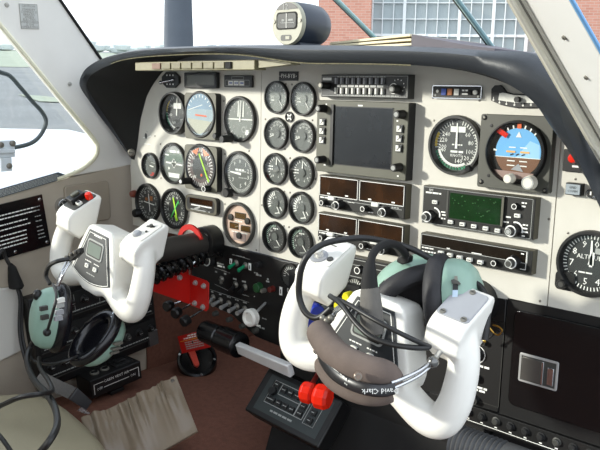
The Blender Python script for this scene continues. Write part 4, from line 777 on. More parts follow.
# pull knobs hanging below on rods
for i, (u0, v0, u1, v1) in enumerate(((186, 300, 168, 306), (194, 302.5, 176, 313), (207, 307, 185, 321))):
    p = aY(u0, v0, YL); q = aY(u1, v1, -.055); b = MB(); b.tube([p, p.lerp(q, .88)], .0022, CHR, 10); d = (q - p).normalized(); b.tube([p.lerp(q, .80), p.lerp(q, .84), p.lerp(q, .86), q + d * .004, q + d * .007], [.004, .005, .010, .0105, .008], BLK, 18)
    solo('pull_knob', b, '%s of the three black pull knobs on steel rods under the red plate' % ('smallest and leftmost', 'middle', 'rightmost and lowest')[i], 'knob', 'pull knobs below the subpanel')
# dark round gauge half hidden by the right yoke
t = round_inst('small_gauge', 'dark half-hidden dial in the black subpanel left of the right yoke grip', 289, 276, .0225, DIAL, lambda b, k, r: (b.ticks(0, 0, r * .55, r * .8, Y1, MK, -100, 100, 13, r * .06), needle(k, r * .7, -60, r * .1)), depth=.004)
round_inst('cabin_altitude_gauge', 'dark dial with white ticks in the black subpanel between the yoke grip and headset', 353, 291, .0235, DIAL, lambda b, k, r: (b.ticks(0, 0, r * .6, r * .88, Y1, MK, -60, 120, 14, r * .07), b.ring(0, 0, r * .9, r * .96, Y1, MKG), needle(k, r * .7, 30, r * .1)), depth=.005)
# landing gear lever
p, q = aY(265, 303.5, YL), aY(251, 317.5, -.045); t = thing('landing_gear_lever', 'white wheel-shaped knob on a steel lever in the black subpanel', 'lever', p)
b = MB(); b.tube([p, q], .0042, ALU, 10, flat=.6); part('arm', b, t)
d = (q - p).normalized(); ax = (CAM - q).normalized() * .75 + Vector((-.5, -.2, -.2)); M = frame(q, ax.cross(Vector((0, 0, 1))) * -1, (0, 0, 1)); M = Matrix.Translation(q) @ ax.normalized().to_track_quat('-Y', 'Z').to_matrix().to_4x4()
b = MB(M); b.lathe([(0, .008), (.012, .008), (.0155, .005), (.0155, -.005), (.012, -.009), (.009, -.0085), (.007, -.006), (0, -.006)], mat('white_knob', (226, 224, 216), .3, var=.02), n=32); part('wheel_knob', b, t, 'white wheel-shaped knob')
# red control lock on the left column
t = thing('control_lock', 'red painted metal lock plate with bolts clamped below the left control column', 'control lock', (-.165, -.07, -.26))
xr = -.165; L = [aX(u, v, xr) for u, v in ((148, 284.5), (164, 277.5), (180, 269.5), (183.5, 259), (186, 258), (190.5, 275), (190, 304.5), (176, 299.5), (148, 289.5))]
b = MB(); b.solid(L, (-.0018, 0, 0), RED); yb = aX(190, 290, xr).y
Rr = [aY(u, v, yb) for u, v in ((190, 275), (206, 280.5), (208.6, 283), (208.3, 309), (206, 311.5), (190, 305))]
b.solid(Rr, (0, .0018, 0), RED); part('plate', b, t, bevel=.0007)
b = MB(Matrix.Translation((-.165, -.045, -.148))); b.lathe([(.026, 0), (.036, 0), (.036, -.004), (.026, -.004), (.026, 0)], RED, n=32, a0=-1.75, a1=1.2); part('hook', b, t)
for i, (u, v) in enumerate(((195.5, 282.8), (203.8, 286), (194.8, 303.2), (203, 307))):
    q = aY(u, v, yb - .001); k = MB(Matrix.Translation(q)); k.lathe([(.0052, .001), (.0052, -.001), (.0032, -.0014), (.0032, -.0045), (0, -.005)], ALU, n=14); part('bolt', k, t)
q = aX(179.5, 277.5, xr + .001); k = MB(frame(q, (0, 1, 0), (0, 0, 1))); k.lathe([(.0052, .001), (.0052, -.002), (.0032, -.0045), (0, -.005)], ALU, n=14); part('bolt', k, t)
# coil cord along the column
p0, p1 = aX(146, 279, -.150), aX(205, 254, -.150); b = MB(); path = []; d = p1 - p0; n_ = 9
sd = Vector((1, 0, 0)); u2 = d.normalized().cross(sd).normalized()
for i in range(n_ * 14 + 1):
    a = 2 * PI * i / 14; path.append(p0 + d * (i / (n_ * 14)) + sd * (.0125 * math.cos(a)) + u2 * (.0125 * math.sin(a)))
b.tube(path, .0048, BLKG, 8); path = [path[-1], aY(214, 252, -.02), aY(222, 256, 0)]; b.tube(smooth(path, 4), .0036, BLKG, 8)
solo('coiled_cord', b, 'glossy black coiled cord running below the left control column', 'cord')
b = MB(); b.tube(smooth([aX(190, 274, -.15), aX(190.5, 268, -.145), aX(194, 262.5, -.14), aX(199, 259, -.14)], 5), .003, CHR, 10); solo('locking_pin', b, 'bent chrome pin standing out of the red lock plate', 'pin')
# black roller grip and silver bar
p0, p1, p2 = aY(205, 331, -.02), aY(240, 345.5, -.03), aY(294, 369, -.045); d = (p1 - p0).normalized()
t = thing('friction_handle', 'black ribbed two-section roller on a flat silver bar below the gear lever', 'handle', p0)
b = MB()
for a0, a1, r in ((0, .46, .0215), (.5, 1.0, .0235)):
    pp, qq = p0.lerp(p1, a0), p0.lerp(p1, a1); b.tube([pp, pp + d * .002, qq - d * .002, qq], [r * .85, r, r, r * .88], BLKG, 20)
b.tube([p1, p1 + d * .0006], [.006, .006], DKG, 14); b.tube([p0 - d * .0, p1], .011, BLK, 14); part('roller', b, t)
b = MB(); zv = Vector((0, -.35, 1)); zv = (zv - d * zv.dot(d)).normalized(); d2 = (p2 - p1).normalized(); nv = d2.cross(zv); e = p1 + d2 * .004
b.solid([e + zv * .011, p2 + zv * .013, p2 - zv * .011, e - zv * .010], nv * .012, mat('polished_bar', (236, 236, 234), .3, metal=.1, var=.04)); part('bar', b, t, 'flat silver bar', bevel=.0025)
b = MB(); b.solid([p1.lerp(p2, .9) + zv * .012, p2 + d2 * .045 + zv * .010, p2 + d2 * .045 - zv * .016, p1.lerp(p2, .95) - zv * .014], nv * -.025, BLKM); part('socket', b, t, bevel=.002)
# floor selector plate with red pointer and the red warning plate
q = aZ(197, 359, -.47); ax = (CAM - q).normalized() + Vector((0.05, -.05, .55)); M = Matrix.Translation(q) @ ax.normalized().to_track_quat('-Y', 'Z').to_matrix().to_4x4()
t = thing('fuel_selector', 'round black floor selector with an orange-red pointer and a red warning plate behind it', 'selector', M=M)
k_ = 1.0 / F_PX * (q - CAM).length; r = 19.5 * k_
b = MB(M); b.lathe([(r * 1.0, .030), (r, 0), (r * .96, -.004), (r * .84, -.005), (r * .78, .001), (r * .3, .004), (0, .004)], BLKG, n=40); part('plate', b, t)
for a in (-75, 95, 165, 20): k = MB(M); k.lathe([(.003, -.004), (.003, -.0062), (0, -.0066)], CHR, r * .88 * math.sin(math.radians(a)), r * .88 * math.cos(math.radians(a)), 10); part('screw', k, t)
b = MB(M); b.prism([(-r * .55, r * .62), (-r * .2, r * .75), (r * .12, -r * .32), (r * .02, -r * .46), (-r * .14, -r * .38)], .002, -.008, mat('orange_red_pointer', (214, 70, 52), .4, var=.05)); part('pointer', b, t, 'orange-red pointer', bevel=.0015)
P0, P1, P2 = [aY(u, v, q.y - .075) for u, v in ((177.5, 336.5), (205.5, 329.5), (179, 353.5))]; MM = frame(P0, P1 - P0, P0 - P2); W = (P1 - P0).length; H = (P0 - P2).length; Mi_ = MM.inverted()
b = MB(MM); b.box(0, W, 0, .002, -H, 0, RED)
for i in range(2): b.dashes(W * (.35 - .15 * i), W * .92, -H * (.1 + .12 * i), H * .07, -.0004, MK, i)
b.dashes(W * .06, W * .95, -H * .33, H * .03, -.0004, YEL, 9)
for i in range(4): b.dashes(W * .2, W * .85, -H * (.45 + .12 * i), H * .06, -.0004, MKG, i + 4)
part('warning_plate', b, t, 'red plate with rows of white lettering')
b = MB(MM); b.tube([(W * .5, .001, -H * .9), M @ Vector((-r * .3, .002, r * .8))], .002, SCREW, 8) if False else b.tube([(W * .5, .002, -H * .5), Mi_ @ (M @ Vector((0, .012, r * .6)))], .005, BLKM, 10); part('bracket', b, t)

# autopilot keypad box on the pedestal
TL, TR, BL = aY(269, 367, -.03), aY(343, 401, -.03), aY(249, 412, -.085); M = frame(TL, TR - TL, TL - BL); Mi = M.inverted(); W = (TR - TL).length; H = (Mi @ BL).z
t = thing('autopilot_keypad', 'dark grey keypad box with white-outlined keys on the centre pedestal below the red knobs', 'keypad', M=M)
b = MB(M); b.prism([(0, 0), (0, H), (W, H), (W, 0)], .035, 0, BLK); part('case', b, t, bevel=.003)
def K(u, v):
    r = ray(u, v); o = Mi @ CAM; dd = Mi.to_3x3() @ r; tt = (-.001 - o.y) / dd.y; p = o + dd * tt; return p.x, p.z
b = MB(M); b.rect(W * .09, H * .88, W * .93, H * .10, -.0005, mat('slate_face', (46, 53, 53), .45, var=.05))
b.outline(W * .17, H * .68, W * .58, H * .18, .0012, -.0009, MKG); b.line(W * .28, H * .18, W * .28, H * .42, .0012, -.0009, MKG); b.line(W * .28, H * .42, W * .58, H * .42, .0012, -.0009, MKG); b.outline(W * .58, H * .68, W * .69, H * .18, .0012, -.0009, MKG); b.outline(W * .71, H * .72, W * .85, H * .18, .0012, -.0009, MKG)
b.dashes(W * .3, W * .62, H * .78, .003, -.0009, MKG, 3); part('face', b, t)
for x, z in ((.22, .26), (.22, .58), (.33, .30), (.42, .30), (.51, .30), (.26, .58), (.35, .58), (.44, .58), (.53, .58), (.635, .28), (.635, .43), (.635, .58), (.78, .28), (.78, .45), (.78, .62)):
    k = MB(M); k.box(W * x - W * .032, W * x + W * .032, -.004, 0, H * z - W * .03, H * z + W * .03, BLK); k.dashes(W * x - W * .02, W * x + W * .025, H * z, .0014, -.0043, MKG, int(x * 100)); part('key', k, t, bevel=.0008)
k = MB(M); k.lathe([(.007, 0), (.007, -.008), (0, -.008)], BLK, W * .22, H * .42, 14); part('rocker', k, t)
# red mixture knobs
for i, (u, v, y, s) in enumerate(((308, 392.5, -.125, .0150), (322.5, 396.5, -.135, .0170))):
    q = aY(u, v, y); M = Matrix.Translation(q) @ (RT * .8 - FW * .38 - UP * .12).normalized().to_track_quat('-Y', 'Z').to_matrix().to_4x4()
    t = thing('mixture_knob', ('red faceted lever knob nearer the keypad, left of its twin', 'red faceted lever knob nearer the headband, right of its twin')[i], 'knob', M=M, group='red mixture levers')
    b = MB(M); b.lathe([(0, s * .72), (s * .80, s * .72), (s * 1.08, s * .42), (s * 1.08, -s * .42), (s * .84, -s * .74), (s * .66, -s * .66), (0, -s * .66)], REDK, n=10); part('knob', b, t, bevel=.002, sharp=25)
    e = aY(u + 12 - 2 * i, v - 22, -.04); b = MB(); b.tube([q + Vector((0, .004, .006)), e], .0038, mat('dark_red_stem', (110, 24, 18), .4, var=.05), 10); part('stem', b, t)
for i, (u, v, y, s, m) in enumerate(((315, 311, -.075, .0125, BLUEK), (310.5, 322, -.085, .0135, BLUEK))):
    q = aY(u, v, y); t = thing('pitch_lever', ('upper blue lever knob behind the left grip of the right yoke', 'lower blue lever knob with white lettering behind the right yoke')[i], 'knob', q, group='blue propeller levers'); M = Matrix.Translation(q)
    b = MB(M @ Matrix.Rotation(math.radians(60), 4, 'Z')); b.lathe([(0, s), (s * .9, s), (s, s * .7), (s, -s * .7), (s * .9, -s), (0, -s)], m, n=20); part('knob', b, t); b = MB(); b.tube([q, aY(u + 16, v - 8, -.01)], .0035, ALU, 8); part('stem', b, t)
    if i: b = MB(frame(q + Vector((.0, -s * 1.02, 0)), (1, .3, .05), (0, 0, 1))); b.dashes(-s * .6, s * .6, 0, .002, -.001, MK, 3); part('legend', b, t)
for i, (u, v, m, s, y) in enumerate(((349, 296.5, YELK, .0080, -.05), (341, 305, YELK, .0085, -.06))):
    q = aY(u, v, y); b = MB(Matrix.Translation(q)); b.lathe([(0, .008), (s * .8, .008), (s, .004), (s, -.006), (s * .8, -.009), (0, -.009)], m, n=20); solo('yellow_cap', b, ('farther', 'nearer')[i] + ' bright yellow knob cap behind the pod of the right yoke', 'knob', 'yellow caps')
q = aY(305, 332, -.09); b = MB(); b.ball(q, .013, mat('speckled_white_foam', (190, 194, 204), .9, var=.15, scale=400), 18, (.8, .8, 1.35)); solo('foam_grip', b, 'small speckled white oval grip below the blue knobs', 'grip')
# pedestal
t = thing('center_pedestal', 'black centre pedestal below the panel behind the right yoke', 'pedestal', (.2, .1, -.5)); b = MB(); b.box(.02, .42, .0, .35, -.5, -.318, DARKM); b.solid([(.03, .02, -.32), (.42, .02, -.32), (.42, -.05, -.5), (.03, -.05, -.5)], (0, .02, 0), DARKM); part('body', b, t, bevel=.004)
# throttle quadrant slot behind the knobs
b = MB(); b.box(.05, .20, -.012, YL - .0005, -.235, -.165, BLKM); b.box(.06, .19, -.0135, -.012, -.205, -.2, DKG); solo('throttle_quadrant', b, 'black quadrant plate behind the blue knobs and the right yoke grip', 'quadrant', bevel=.002)

# map box door with its latch, right side
DL = [(aY(u, v, 0).x, aY(u, v, 0).z) for u, v in ((506, 303), (499, 407))]
t = thing('map_box', 'black glove box door with a recessed chrome latch at the lower right', 'door', (.56, 0, -.3))
b = MB(); b.box(.4395, .66, .0, .010, -.300, -.135, BLK); part('frame', b, t); b = MB(); b.prism(rrect(.452, .70, -.281, -.147, .010), 0, -.004, BLKG); dr_ = part('door', b, t, bevel=.0015)
TL, BR = aY(519.5, 351, -.005), aY(560, 391, -.005); x0, x1, z0, z1 = aY(520, 352, -.005).x, aY(559, 365, -.005).x, aY(520, 381, -.005).z, aY(520, 352, -.005).z
b = MB(); b.prism(rrect(x0, x1, z0, z1, .003), -.004, -.0055, ALU); b.rect(x0 + .003, z0 + .003, x1 - .003, z1 - .003, -.0057, DKG); lf_ = part('latch_frame', b, dr_, bevel=.0006); b = MB(); b.box(x0 + .005, x0 + (x1 - x0) * .60, -.008, -.0055, z0 + .005, z1 - .004, mat('smoky_latch', (96, 94, 90), .3, metal=.5, var=.08)); b.box(x0 + (x1 - x0) * .60, x0 + (x1 - x0) * .66, -.009, -.0055, z0 + .005, z1 - .004, CHR); part('latch_paddle', b, dr_, bevel=.0006)
b = MB(); b.box(x0 + (x1 - x0) * .74, x1 - .005, -.0075, -.0055, z0 + .006, z1 - .010, CHR); part('latch_tongue', b, dr_, bevel=.0008)
# copilot switch panel between yoke and map box
t = thing('copilot_subpanel', 'black subpanel with a white-ringed knob between the right yoke and the map box', 'panel', (.41, 0, -.3)); x0, x1 = .36, .4385
b = MB(); b.box(x0, x1, -.001, YL - .0005, -.292, -.170, BLK); b.outline(x0, -.292, x1, -.170, .0008, -.0014, DKG); pd(b, 480, 366, .014, .003, MK, 1, -.0015); pd(b, 474, 386, .02, .003, MK, 2, -.0015); pd(b, 474, 389, .02, .003, MK, 3, -.0015); q = aY(477, 354, -.0015); b.ring(q.x, q.z, .0115, .0128, -.0015, MK, -40, 200); part('plate', b, t)
for u, v, r in ((476, 354, .009), (474.5, 378, .0065), (473.5, 400.5, .0065), (483, 343, .004)): q = aY(u, v, -.006); part('knob', knob_geo(Matrix.Translation((q.x, -.001, q.z)), r, .007, BLK, None, DKG), t)
# circuit breaker row along the bottom right
P0, P1 = aY(462, 410.5, -.012), aY(604, 457, -.012); t = thing('circuit_breaker_row', 'black ledge with a row of round breakers along the bottom right', 'breaker panel', (P0.x, -.012, P1.z)); zA = -.297
b = MB(); b.box(.33, .66, -.004, .02, -.328, -.301, BLK); b.box(.33, .66, -.0045, -.004, -.3235, -.3225, MK); part('ledge', b, t, bevel=.001); pi = 0
for i in range(12):
    x = .352 + .0215 * i; k = MB(Matrix.Translation((x, -.004, -.3105))); k.lathe([(.0060, 0), (.0060, -.0015), (.0045, -.002), (.0045, -.005), (.0035, -.006), (0, -.006)], BLKM if i % 4 else DKG, n=18); k.line(-.002, -.0095, .002, -.0095, .0016, -.0004, MK); part('breaker', k, t)
# ribbed grey air hose below
p0, p1 = aY(456, 442, -.05), aY(530, 470, -.05); b = MB(); path = []; rad = []; n_ = 64
for i in range(n_ + 1): path.append(p0.lerp(p1, i / n_)); rad.append(.024 + .0016 * math.cos(i * PI / 2) if i < 44 else .0245)
b.tube(path, rad, GREYT, 24); solo('air_hose', b, 'ribbed grey duct at the bottom edge right of the yoke', 'hose', sharp=20)
b = MB(); b.tube(smooth([aY(u, v, -.02) for u, v in ((485, 323), (489, 327), (493, 332), (498, 335), (502, 331), (499, 327), (493, 325))], 4), .0013, BRASS, 6); b.tube(smooth([aY(u, v, -.02) for u, v in ((483, 342), (492, 336), (498, 330), (503, 334))], 4), .0012, RUB, 6); b.ball(aY(487.5, 325, -.021), .003, BRASS, 10); b.ball(aY(484.5, 341, -.021), .0028, BRASS, 10); solo('brass_chain', b, 'thin brass pull chain hanging by the upper left corner of the map box', 'chain')

# ------------------------------------------------------------------ left sidewall equipment
XC = -.42
pts = [aX(u, v, XC) for u, v in ((28, 300), (150, 262), (144, 349), (36, 394))]
t = thing('side_breaker_panel', 'black breaker panel on the left sidewall behind the hanging headset', 'breaker panel', (XC, -.1, -.46))
y0, y1 = pts[0].y, pts[1].y; zt0, zt1, zb0, zb1 = pts[0].z, pts[1].z, pts[3].z, pts[2].z
M = frame(pts[0], pts[1] - pts[0], (0, 0, 1)); W = (pts[1] - pts[0]).length; H = -abs(zt0 - zb0)
b = MB(M); b.box(0, W, 0, .031, H, 0, BLK); part('case', b, t, bevel=.003)
b = MB(M)
for j in range(3): b.box(W * .03, W * .97, -.006, 0, H * (.30 + .30 * j), H * (.06 + .30 * j), BLKM); b.box(W * .03, W * .97, -.0065, -.006, H * (.30 + .3 * j), H * (.292 + .3 * j), DKG)
for j in range(3): b.dashes(W * .05, W * .95, H * (.26 + .30 * j), .0022, -.0064, MKG, j)
for i in range(5): b.line(W * (.12 + .2 * i), H * .08, W * (.12 + .2 * i), H * .27, .0008, -.0064, MKG)
part('rail', b, t)
for j in range(3):
    for i in range(9):
        k = MB(M @ Matrix.Translation((W * (.08 + .105 * i), -.006, H * (.16 + .30 * j)))); k.lathe([(.0085, 0), (.0085, -.002), (.0058, -.003), (.0058, -.009), (.0045, -.0105), (0, -.0105)], DKG if (i + j) % 4 == 0 else BLK, n=16); k.dashes(-.003, .004, 0, .0014, -.0108, MKG, i); part('breaker', k, t)
k = MB(M); k.box(W * .90, W * .985, -.008, 0, H * .98, H * .80, mat('grey_clip', (96, 94, 92), .4, metal=.4, var=.1)); part('clip', k, t, bevel=.001)
XV = -.37; v4 = [aX(u, v, XV) for u, v in ((90, 381.5), (140.5, 361), (145, 374.5), (93, 399))]
M = frame(v4[0], v4[1] - v4[0], v4[0] - v4[3]); W = (v4[1] - v4[0]).length; H = -(v4[0] - v4[3]).length
t = thing('cabin_vent_control', 'black control box lettered CABIN VENT AIR at the foot of the left sidewall', 'control box', M=M)
b = MB(M); b.box(0, W, 0, .055, H, 0, BLK); part('box', b, t, bevel=.002)
b = MB(M); b.text('CABIN VENT AIR', W * .5, H * .30, .0058, -.0006, MK); b.text('OFF', W * .16, H * .60, .0058, -.0006, MK); b.text('ON', W * .82, H * .60, .0058, -.0006, MK); b.line(W * .24, H * .60, W * .74, H * .60, .0012, -.0006, MK)
for s in (0, 1):
    x = W * (.06 if s == 0 else .94); b.line(x, H * .28, x, H * .82, .0014, -.0006, MK); b.line(W * (.06 if s == 0 else .76), H * .28, W * (.24 if s == 0 else .94), H * .28, .0014, -.0006, MK)
part('legend', b, t)
for x in (.22, .42): k = MB(M @ Matrix.Translation((W * x, .026, 0)) @ Matrix.Rotation(-PI / 2, 4, 'X')); k.lathe([(.0095, .0), (.0095, -.003), (.008, -.004), (.007, -.001), (0, -.001)], SCREW, n=18); k.box(-.0065, .0065, -.006, -.001, -.0016, .0016, BLK); part('knob', k, t)
k = MB(M); k.box(W * .56, W * .90, .010, .045, -.001, .004, BLKM); k.box(W * .6, W * .8, .018, .03, .004, .010, BLK); part('slider', k, t, bevel=.001)
k = MB(M); k.box(W * .44, W * .60, .008, .02, H * 1.35, H, BLK); k.box(W * .38, W * .64, .004, .02, H * 1.30, H * 1.12, BLK); part('lever', k, t, bevel=.001)
b = MB(); pts = [aX(u, v, -.448) for u, v in ((78, 404), (152, 372), (154, 381), (84, 416))]; b.solid(pts, (.012, 0, 0), BEIGE2); struct('trim_8', b, .002)
# sidewall pocket at the far left; light on beige put into its pale colour
pts = [aX(u, v, -.44) for u, v in ((-20, 291), (22.5, 286.5), (24.5, 350), (-20, 372))]; b = MB(); b.solid(pts, (-.010, 0, 0), mat('lit_beige_pocket', (206, 204, 196), .6, var=.03, scale=10)); solo('sidewall_pocket', b, 'beige sidewall pocket coloured pale as if lit at the far left edge below the placard', 'pocket', bevel=.004)
# pleated pocket
TR, TL, BR = aY(176, 376, -.12), aY(82, 421, -.26), aY(197.5, 431, -.135); BL = TL + (BR - TR) * 1.1
nv = (TR - TL).cross(BR - TR).normalized(); nv = nv if nv.dot(CAM - TR) > 0 else -nv; rows = []; N = 72
for j in range(17):
    v = j / 16; row = []
    for i in range(N + 1):
        s = i / N; a = TL.lerp(TR, s); c = BL.lerp(BR, s); p = a.lerp(c, v)
        g = max(0, 1 - v * 1.6); amp = .0042 * g + .0016 * (1 - v)
        h = amp * (math.sin(s * 41 + 2.2 * math.sin(s * 13)) + .5 * math.sin(s * 97 + 2 * math.sin(s * 23))) + .010 * math.sin(PI * min(1, v * 1.1)) * (0.55 + .45 * math.sin(s * 15.5 + .8 * math.sin(v * 4 + s * 9))) + .004 * math.exp(-((v - .16) / .05) ** 2) * -1
        h *= min(1, s * 12, (1 - s) * 9); row.append(p + nv * (h + .002) + (TL - BL).normalized() * (.006 * g * math.sin(s * 9 + 1) * (1 - s)))
    rows.append(row)
b = MB(); b.grid(rows, VINYL); t = thing('map_pocket', 'shiny taupe vinyl map pocket with gathered elastic top at the bottom left', 'pocket', BR); part('pouch', b, t, sharp=80)
b = MB(); b.solid([TL - nv * .002, TR - nv * .002, BR - nv * .002, BL - nv * .002], -nv * .006, VINYL); part('backing', b, t)
q = TR.lerp(TL, .05).lerp(BR, .06); b = MB(Matrix.Translation(q) @ nv.to_track_quat('-Y', 'Z').to_matrix().to_4x4()); b.lathe([(.0035, 0), (.0035, -.003), (.002, -.005), (0, -.005)], CHR, n=14); part('snap', b, t)
# seat cushion
prof = [(0, 398), (16, 393), (34, 391), (52, 394), (68, 402), (82, 413), (94, 424), (106, 438), (117, 455)]
top = [aZ(u, v, -.40) for u, v in prof]; top = smooth([top[0] + (top[0] - top[1]) * 4] + top + [top[-1] + (top[-1] - top[-2]) * 4], 4); cen = Vector((-.45, -.95, -.385)); rows = []
for p in top:
    o = (p - cen); o.z = 0; o.normalize(); r = []
    for k in range(9): a = k / 8 * PI * .5; r.append(p - o * (.03 * (1 - math.cos(a * 1.0))) * 0 + o * (.03 * math.cos(a) - .03) + Vector((0, 0, .0 - .03 + .03 * math.sin(a))))
    r = [p + o * -.0 + Vector((0, 0, -.10))] + r + [p.lerp(cen, f) + Vector((0, 0, .008 * math.sin(f * PI) + .0035 * math.sin(f * 21 + p.x * 25))) for f in (.1, .15, .2, .25, .3, .4, .5, .6, .7, .8, .9, 1)]
    rows.append(r)
b = MB(); b.grid(rows, LEATH); t = thing('seat_cushion', 'olive-beige leather seat cushion filling the bottom left corner', 'seat', (-.35, -.6, -.5)); part('cushion', b, t, sharp=70)
# lap belt
t = thing('seat_belt', 'grey seat belt end with a steel tongue lying between the seat and the vent box', 'seat belt', aX(70, 390, -.35)); pa, pb, pc = aX(50, 383, -.33), aX(72, 393, -.32), aX(88, 405, -.31)
sd = Vector((0, .5, .5)).normalized() * .012; b = MB(); b.grid([[p - sd, p + sd] for p in smooth([aX(38, 376, -.34), pa, pb], 5)], mat('grey_webbing', (118, 116, 112), .8, var=.1, scale=300)); part('webbing', b, t); b = MB(); b.solid([pb - sd * 1.05, pc - sd * .8, pc + sd * .8, pb + sd * 1.05], (.006, 0, 0), mat('grey_buckle', (70, 70, 72), .5, var=.05)); part('buckle', b, t, bevel=.002)
d = (pc - pb).normalized(); b = MB(); b.solid([pc - sd * .6 - d * .012 - sd, pc + d * .010 - sd * 1.2, pc + d * .012 - sd * .8, pc - d * .01 - sd * .8], (.003, 0, 0), CHR); part('tongue', b, t)
# ------------------------------------------------------------------ control yokes
COLM = mat('dark_column_tube', (50, 47, 44), .5, var=.06)
def fuse(mb, voxel, iters=10, fac=.5):
    o = mesh_obj('tmp', mb, Matrix(), 0)
    r = o.modifiers.new('r', 'REMESH'); r.mode = 'VOXEL'; r.voxel_size = voxel
    s = o.modifiers.new('s', 'SMOOTH'); s.factor = fac; s.iterations = iters
    bpy.context.view_layer.update(); dg = bpy.context.evaluated_depsgraph_get()
    me = bpy.data.meshes.new_from_object(o.evaluated_get(dg)); m = mb.mats[0]
    bpy.data.objects.remove(o); me.materials.clear(); me.materials.append(m)
    me.polygons.foreach_set('use_smooth', [True] * len(me.polygons)); return me
def yoke_body():
    b = MB(); pod = [(-.027, .055), (.029, .055), (.038, .049), (.049, .022), (.064, -.020), (.062, -.034), (.050, -.046), (.02, -.058), (-.02, -.058), (-.050, -.046), (-.062, -.034), (-.064, -.020), (-.049, .022), (-.036, .049)]
    b.prism(pod, .030, -.016, WHITE)
    for s in (-1, 1):
        path = smooth([(s * .012, .004, -.030), (s * .05, .002, -.042), (s * .086, 0, -.055), (s * .109, -.002, -.051), (s * .119, -.004, -.026), (s * .119, -.004, .006), (s * .113, -.002, .032), (s * .100, -.001, .060)], 5)
        n = len(path); b.tube(path, [.0195 - .004 * max(0, i / n - .45) / .55 for i in range(n)], WHITE, 16)
        pr = [(.024, .096), (-.022, .062), (-.029, .050), (-.026, .028), (.000, .014), (.028, .040), (.030, .088)]
        x0, x1 = (.074, .118) if s > 0 else (-.118, -.074)
        b.solid([(x0, y, z) for y, z in pr], (x1 - x0, 0, 0), WHITE)
    return fuse(b, .0028, 5)
YM = yoke_body()
def fanface(k):
    top, bot = .046 - k, -.030 + k * .6
    p = [(-.027 + k * .9, top), (.027 - k * .9, top)]
    for i in range(9):
        x = (.056 - k) * (1 - i / 4); p.append((x, bot - .012 * (1 - (x / (.056)) ** 2)))
    return p
def yoke(hx, label):
    M = Matrix.Translation((hx, -.240, -.146)) @ Matrix.Rotation(math.radians(8), 4, 'Y') @ Matrix.Rotation(math.radians(-9), 4, 'X') @ Matrix.Scale(.97, 4)
    t = thing('control_yoke', label, 'control yoke', M=M)
    o = bpy.data.objects.new('yoke_body', YM); COL.objects.link(o); o.parent = t; WM[o.name] = M
    b = MB(M); b.prism(fanface(0), -.012, -.0178, mat('charcoal_face', (44, 48, 50), .4, var=.05)); fp_ = part('face_plate', b, t, bevel=.0008)
    b = MB(M); P = fanface(.004); n = len(P)
    for i in range(n): b.line(*P[i], *P[(i + 1) % n], .0011, -.0182, MK)
    b.dashes(-.010, .014, .040, .002, -.0182, MK, 2); b.dashes(-.022, -.004, -.006, .0016, -.0182, MK, 3); b.dashes(.004, .02, -.006, .0016, -.0182, MK, 4); b.dashes(-.012, .012, -.026, .0016, -.0182, MKG, 5); part('legend', b, t)
    b = MB(M); b.prism(rrect(-.023, .023, .001, .032, .005), -.0178, -.0192, MKG); b.prism(rrect(-.0205, .0205, .0035, .0295, .004), -.0192, -.0196, BLK); b.prism(rrect(-.0185, .0185, .006, .027, .003), -.0196, -.0199, LCD); part('timer_display', b, fp_)
    for x in (-.013, .011): k = MB(M); k.prism(rrect(x - .0045, x + .0045, -.0175, -.0105, .0015), -.0178, -.0205, BTN); k.rect(x - .001, -.016, x + .001, -.012, -.0208, DKG); part('timer_button', k, fp_)
    k = MB(); c = M.inverted() @ Vector((hx, -.13, -.148)); W = M @ Vector((0, .015, 0)); k.tube([W, Vector((hx, -.18, -.148)), Vector((hx, -.028, -.148))], .0215, COLM, 28); k.tube([(hx, -.030, -.148), (hx, -.028, -.148), (hx, 0, -.148)], [.026, .030, .031], BLK, 28); part('column', k, t, 'dark column tube')
    return t, M
def topframe(M, s):
    o = M @ Vector((s * .0960, .0005, .0775)); x = (M.to_3x3() @ Vector((1, 0, 0))); u = M.to_3x3() @ Vector((0, .060, .022)); return frame(o, x, M.to_3x3() @ Vector((0, .046, .034)))   # local -y is the outward normal
yl, ML = yoke(-.155, 'left white control yoke with a red button on its far grip')
yr, MR = yoke(.396, 'right white control yoke, nearest the camera, under the hanging head pad')
def topplate(t, M, s, m, w=.040, l=.050):
    T = topframe(M, s); b = MB(T); b.prism(rrect(-w / 2, w / 2, -l / 2, l / 2, .005), .006, -.0022, m); T_ = part('switch_plate', b, t, bevel=.0008); return T, T_
T, SP = topplate(yr, MR, 1, PLATE, .038, .046)
for x, z in ((-.012, -.019), (.013, -.019), (0, .02)): k = MB(T); k.lathe([(.0036, -.002), (.0034, -.0032), (0, -.0036)], SCREW, x, z, 12); k.rect(x - .0024, z - .0005, x + .0024, z + .0005, -.0039, BLK); part('screw', k, SP)
T, SP = topplate(yr, MR, -1, WHITE, .038, .046)
k = MB(T); k.lathe([(.0115, -.002), (.011, -.0034), (.006, -.0036)], PLATE, -.004, -.012, 24); k.lathe([(.004, -.003), (.0035, -.007), (.0062, -.010), (.0064, -.013), (.004, -.0155), (0, -.016)], WHITE, -.004, -.012, 20); part('trim_button', k, SP)
k = MB(T); k.lathe([(.0042, -.0021), (.0040, -.0032), (0, -.0026)], DKG, .012, -.010, 14); k.dashes(-.004, .004, .012, .002, -.0026, SCREW, 2); part('push_switch', k, SP)
T, SP = topplate(yl, ML, 1, WHITE2, .034, .046)
k = MB(T); k.lathe([(.0072, -.002), (.007, -.004), (.0045, -.007), (0, -.0075)], BTNG, -.004, -.013, 16); part('trim_button', k, SP); k = MB(T); k.line(-.006, .008, .009, .013, .004, -.0026, BLK); k.lathe([(.003, -.002), (.0028, -.006), (0, -.006)], DKG, .003, .011, 12); k.lathe([(.002, -.002), (.0018, -.004), (0, -.004)], DKG, .006, -.002, 10); part('push_switch', k, SP)
T, SP = topplate(yl, ML, -1, DKG, .036, .048)
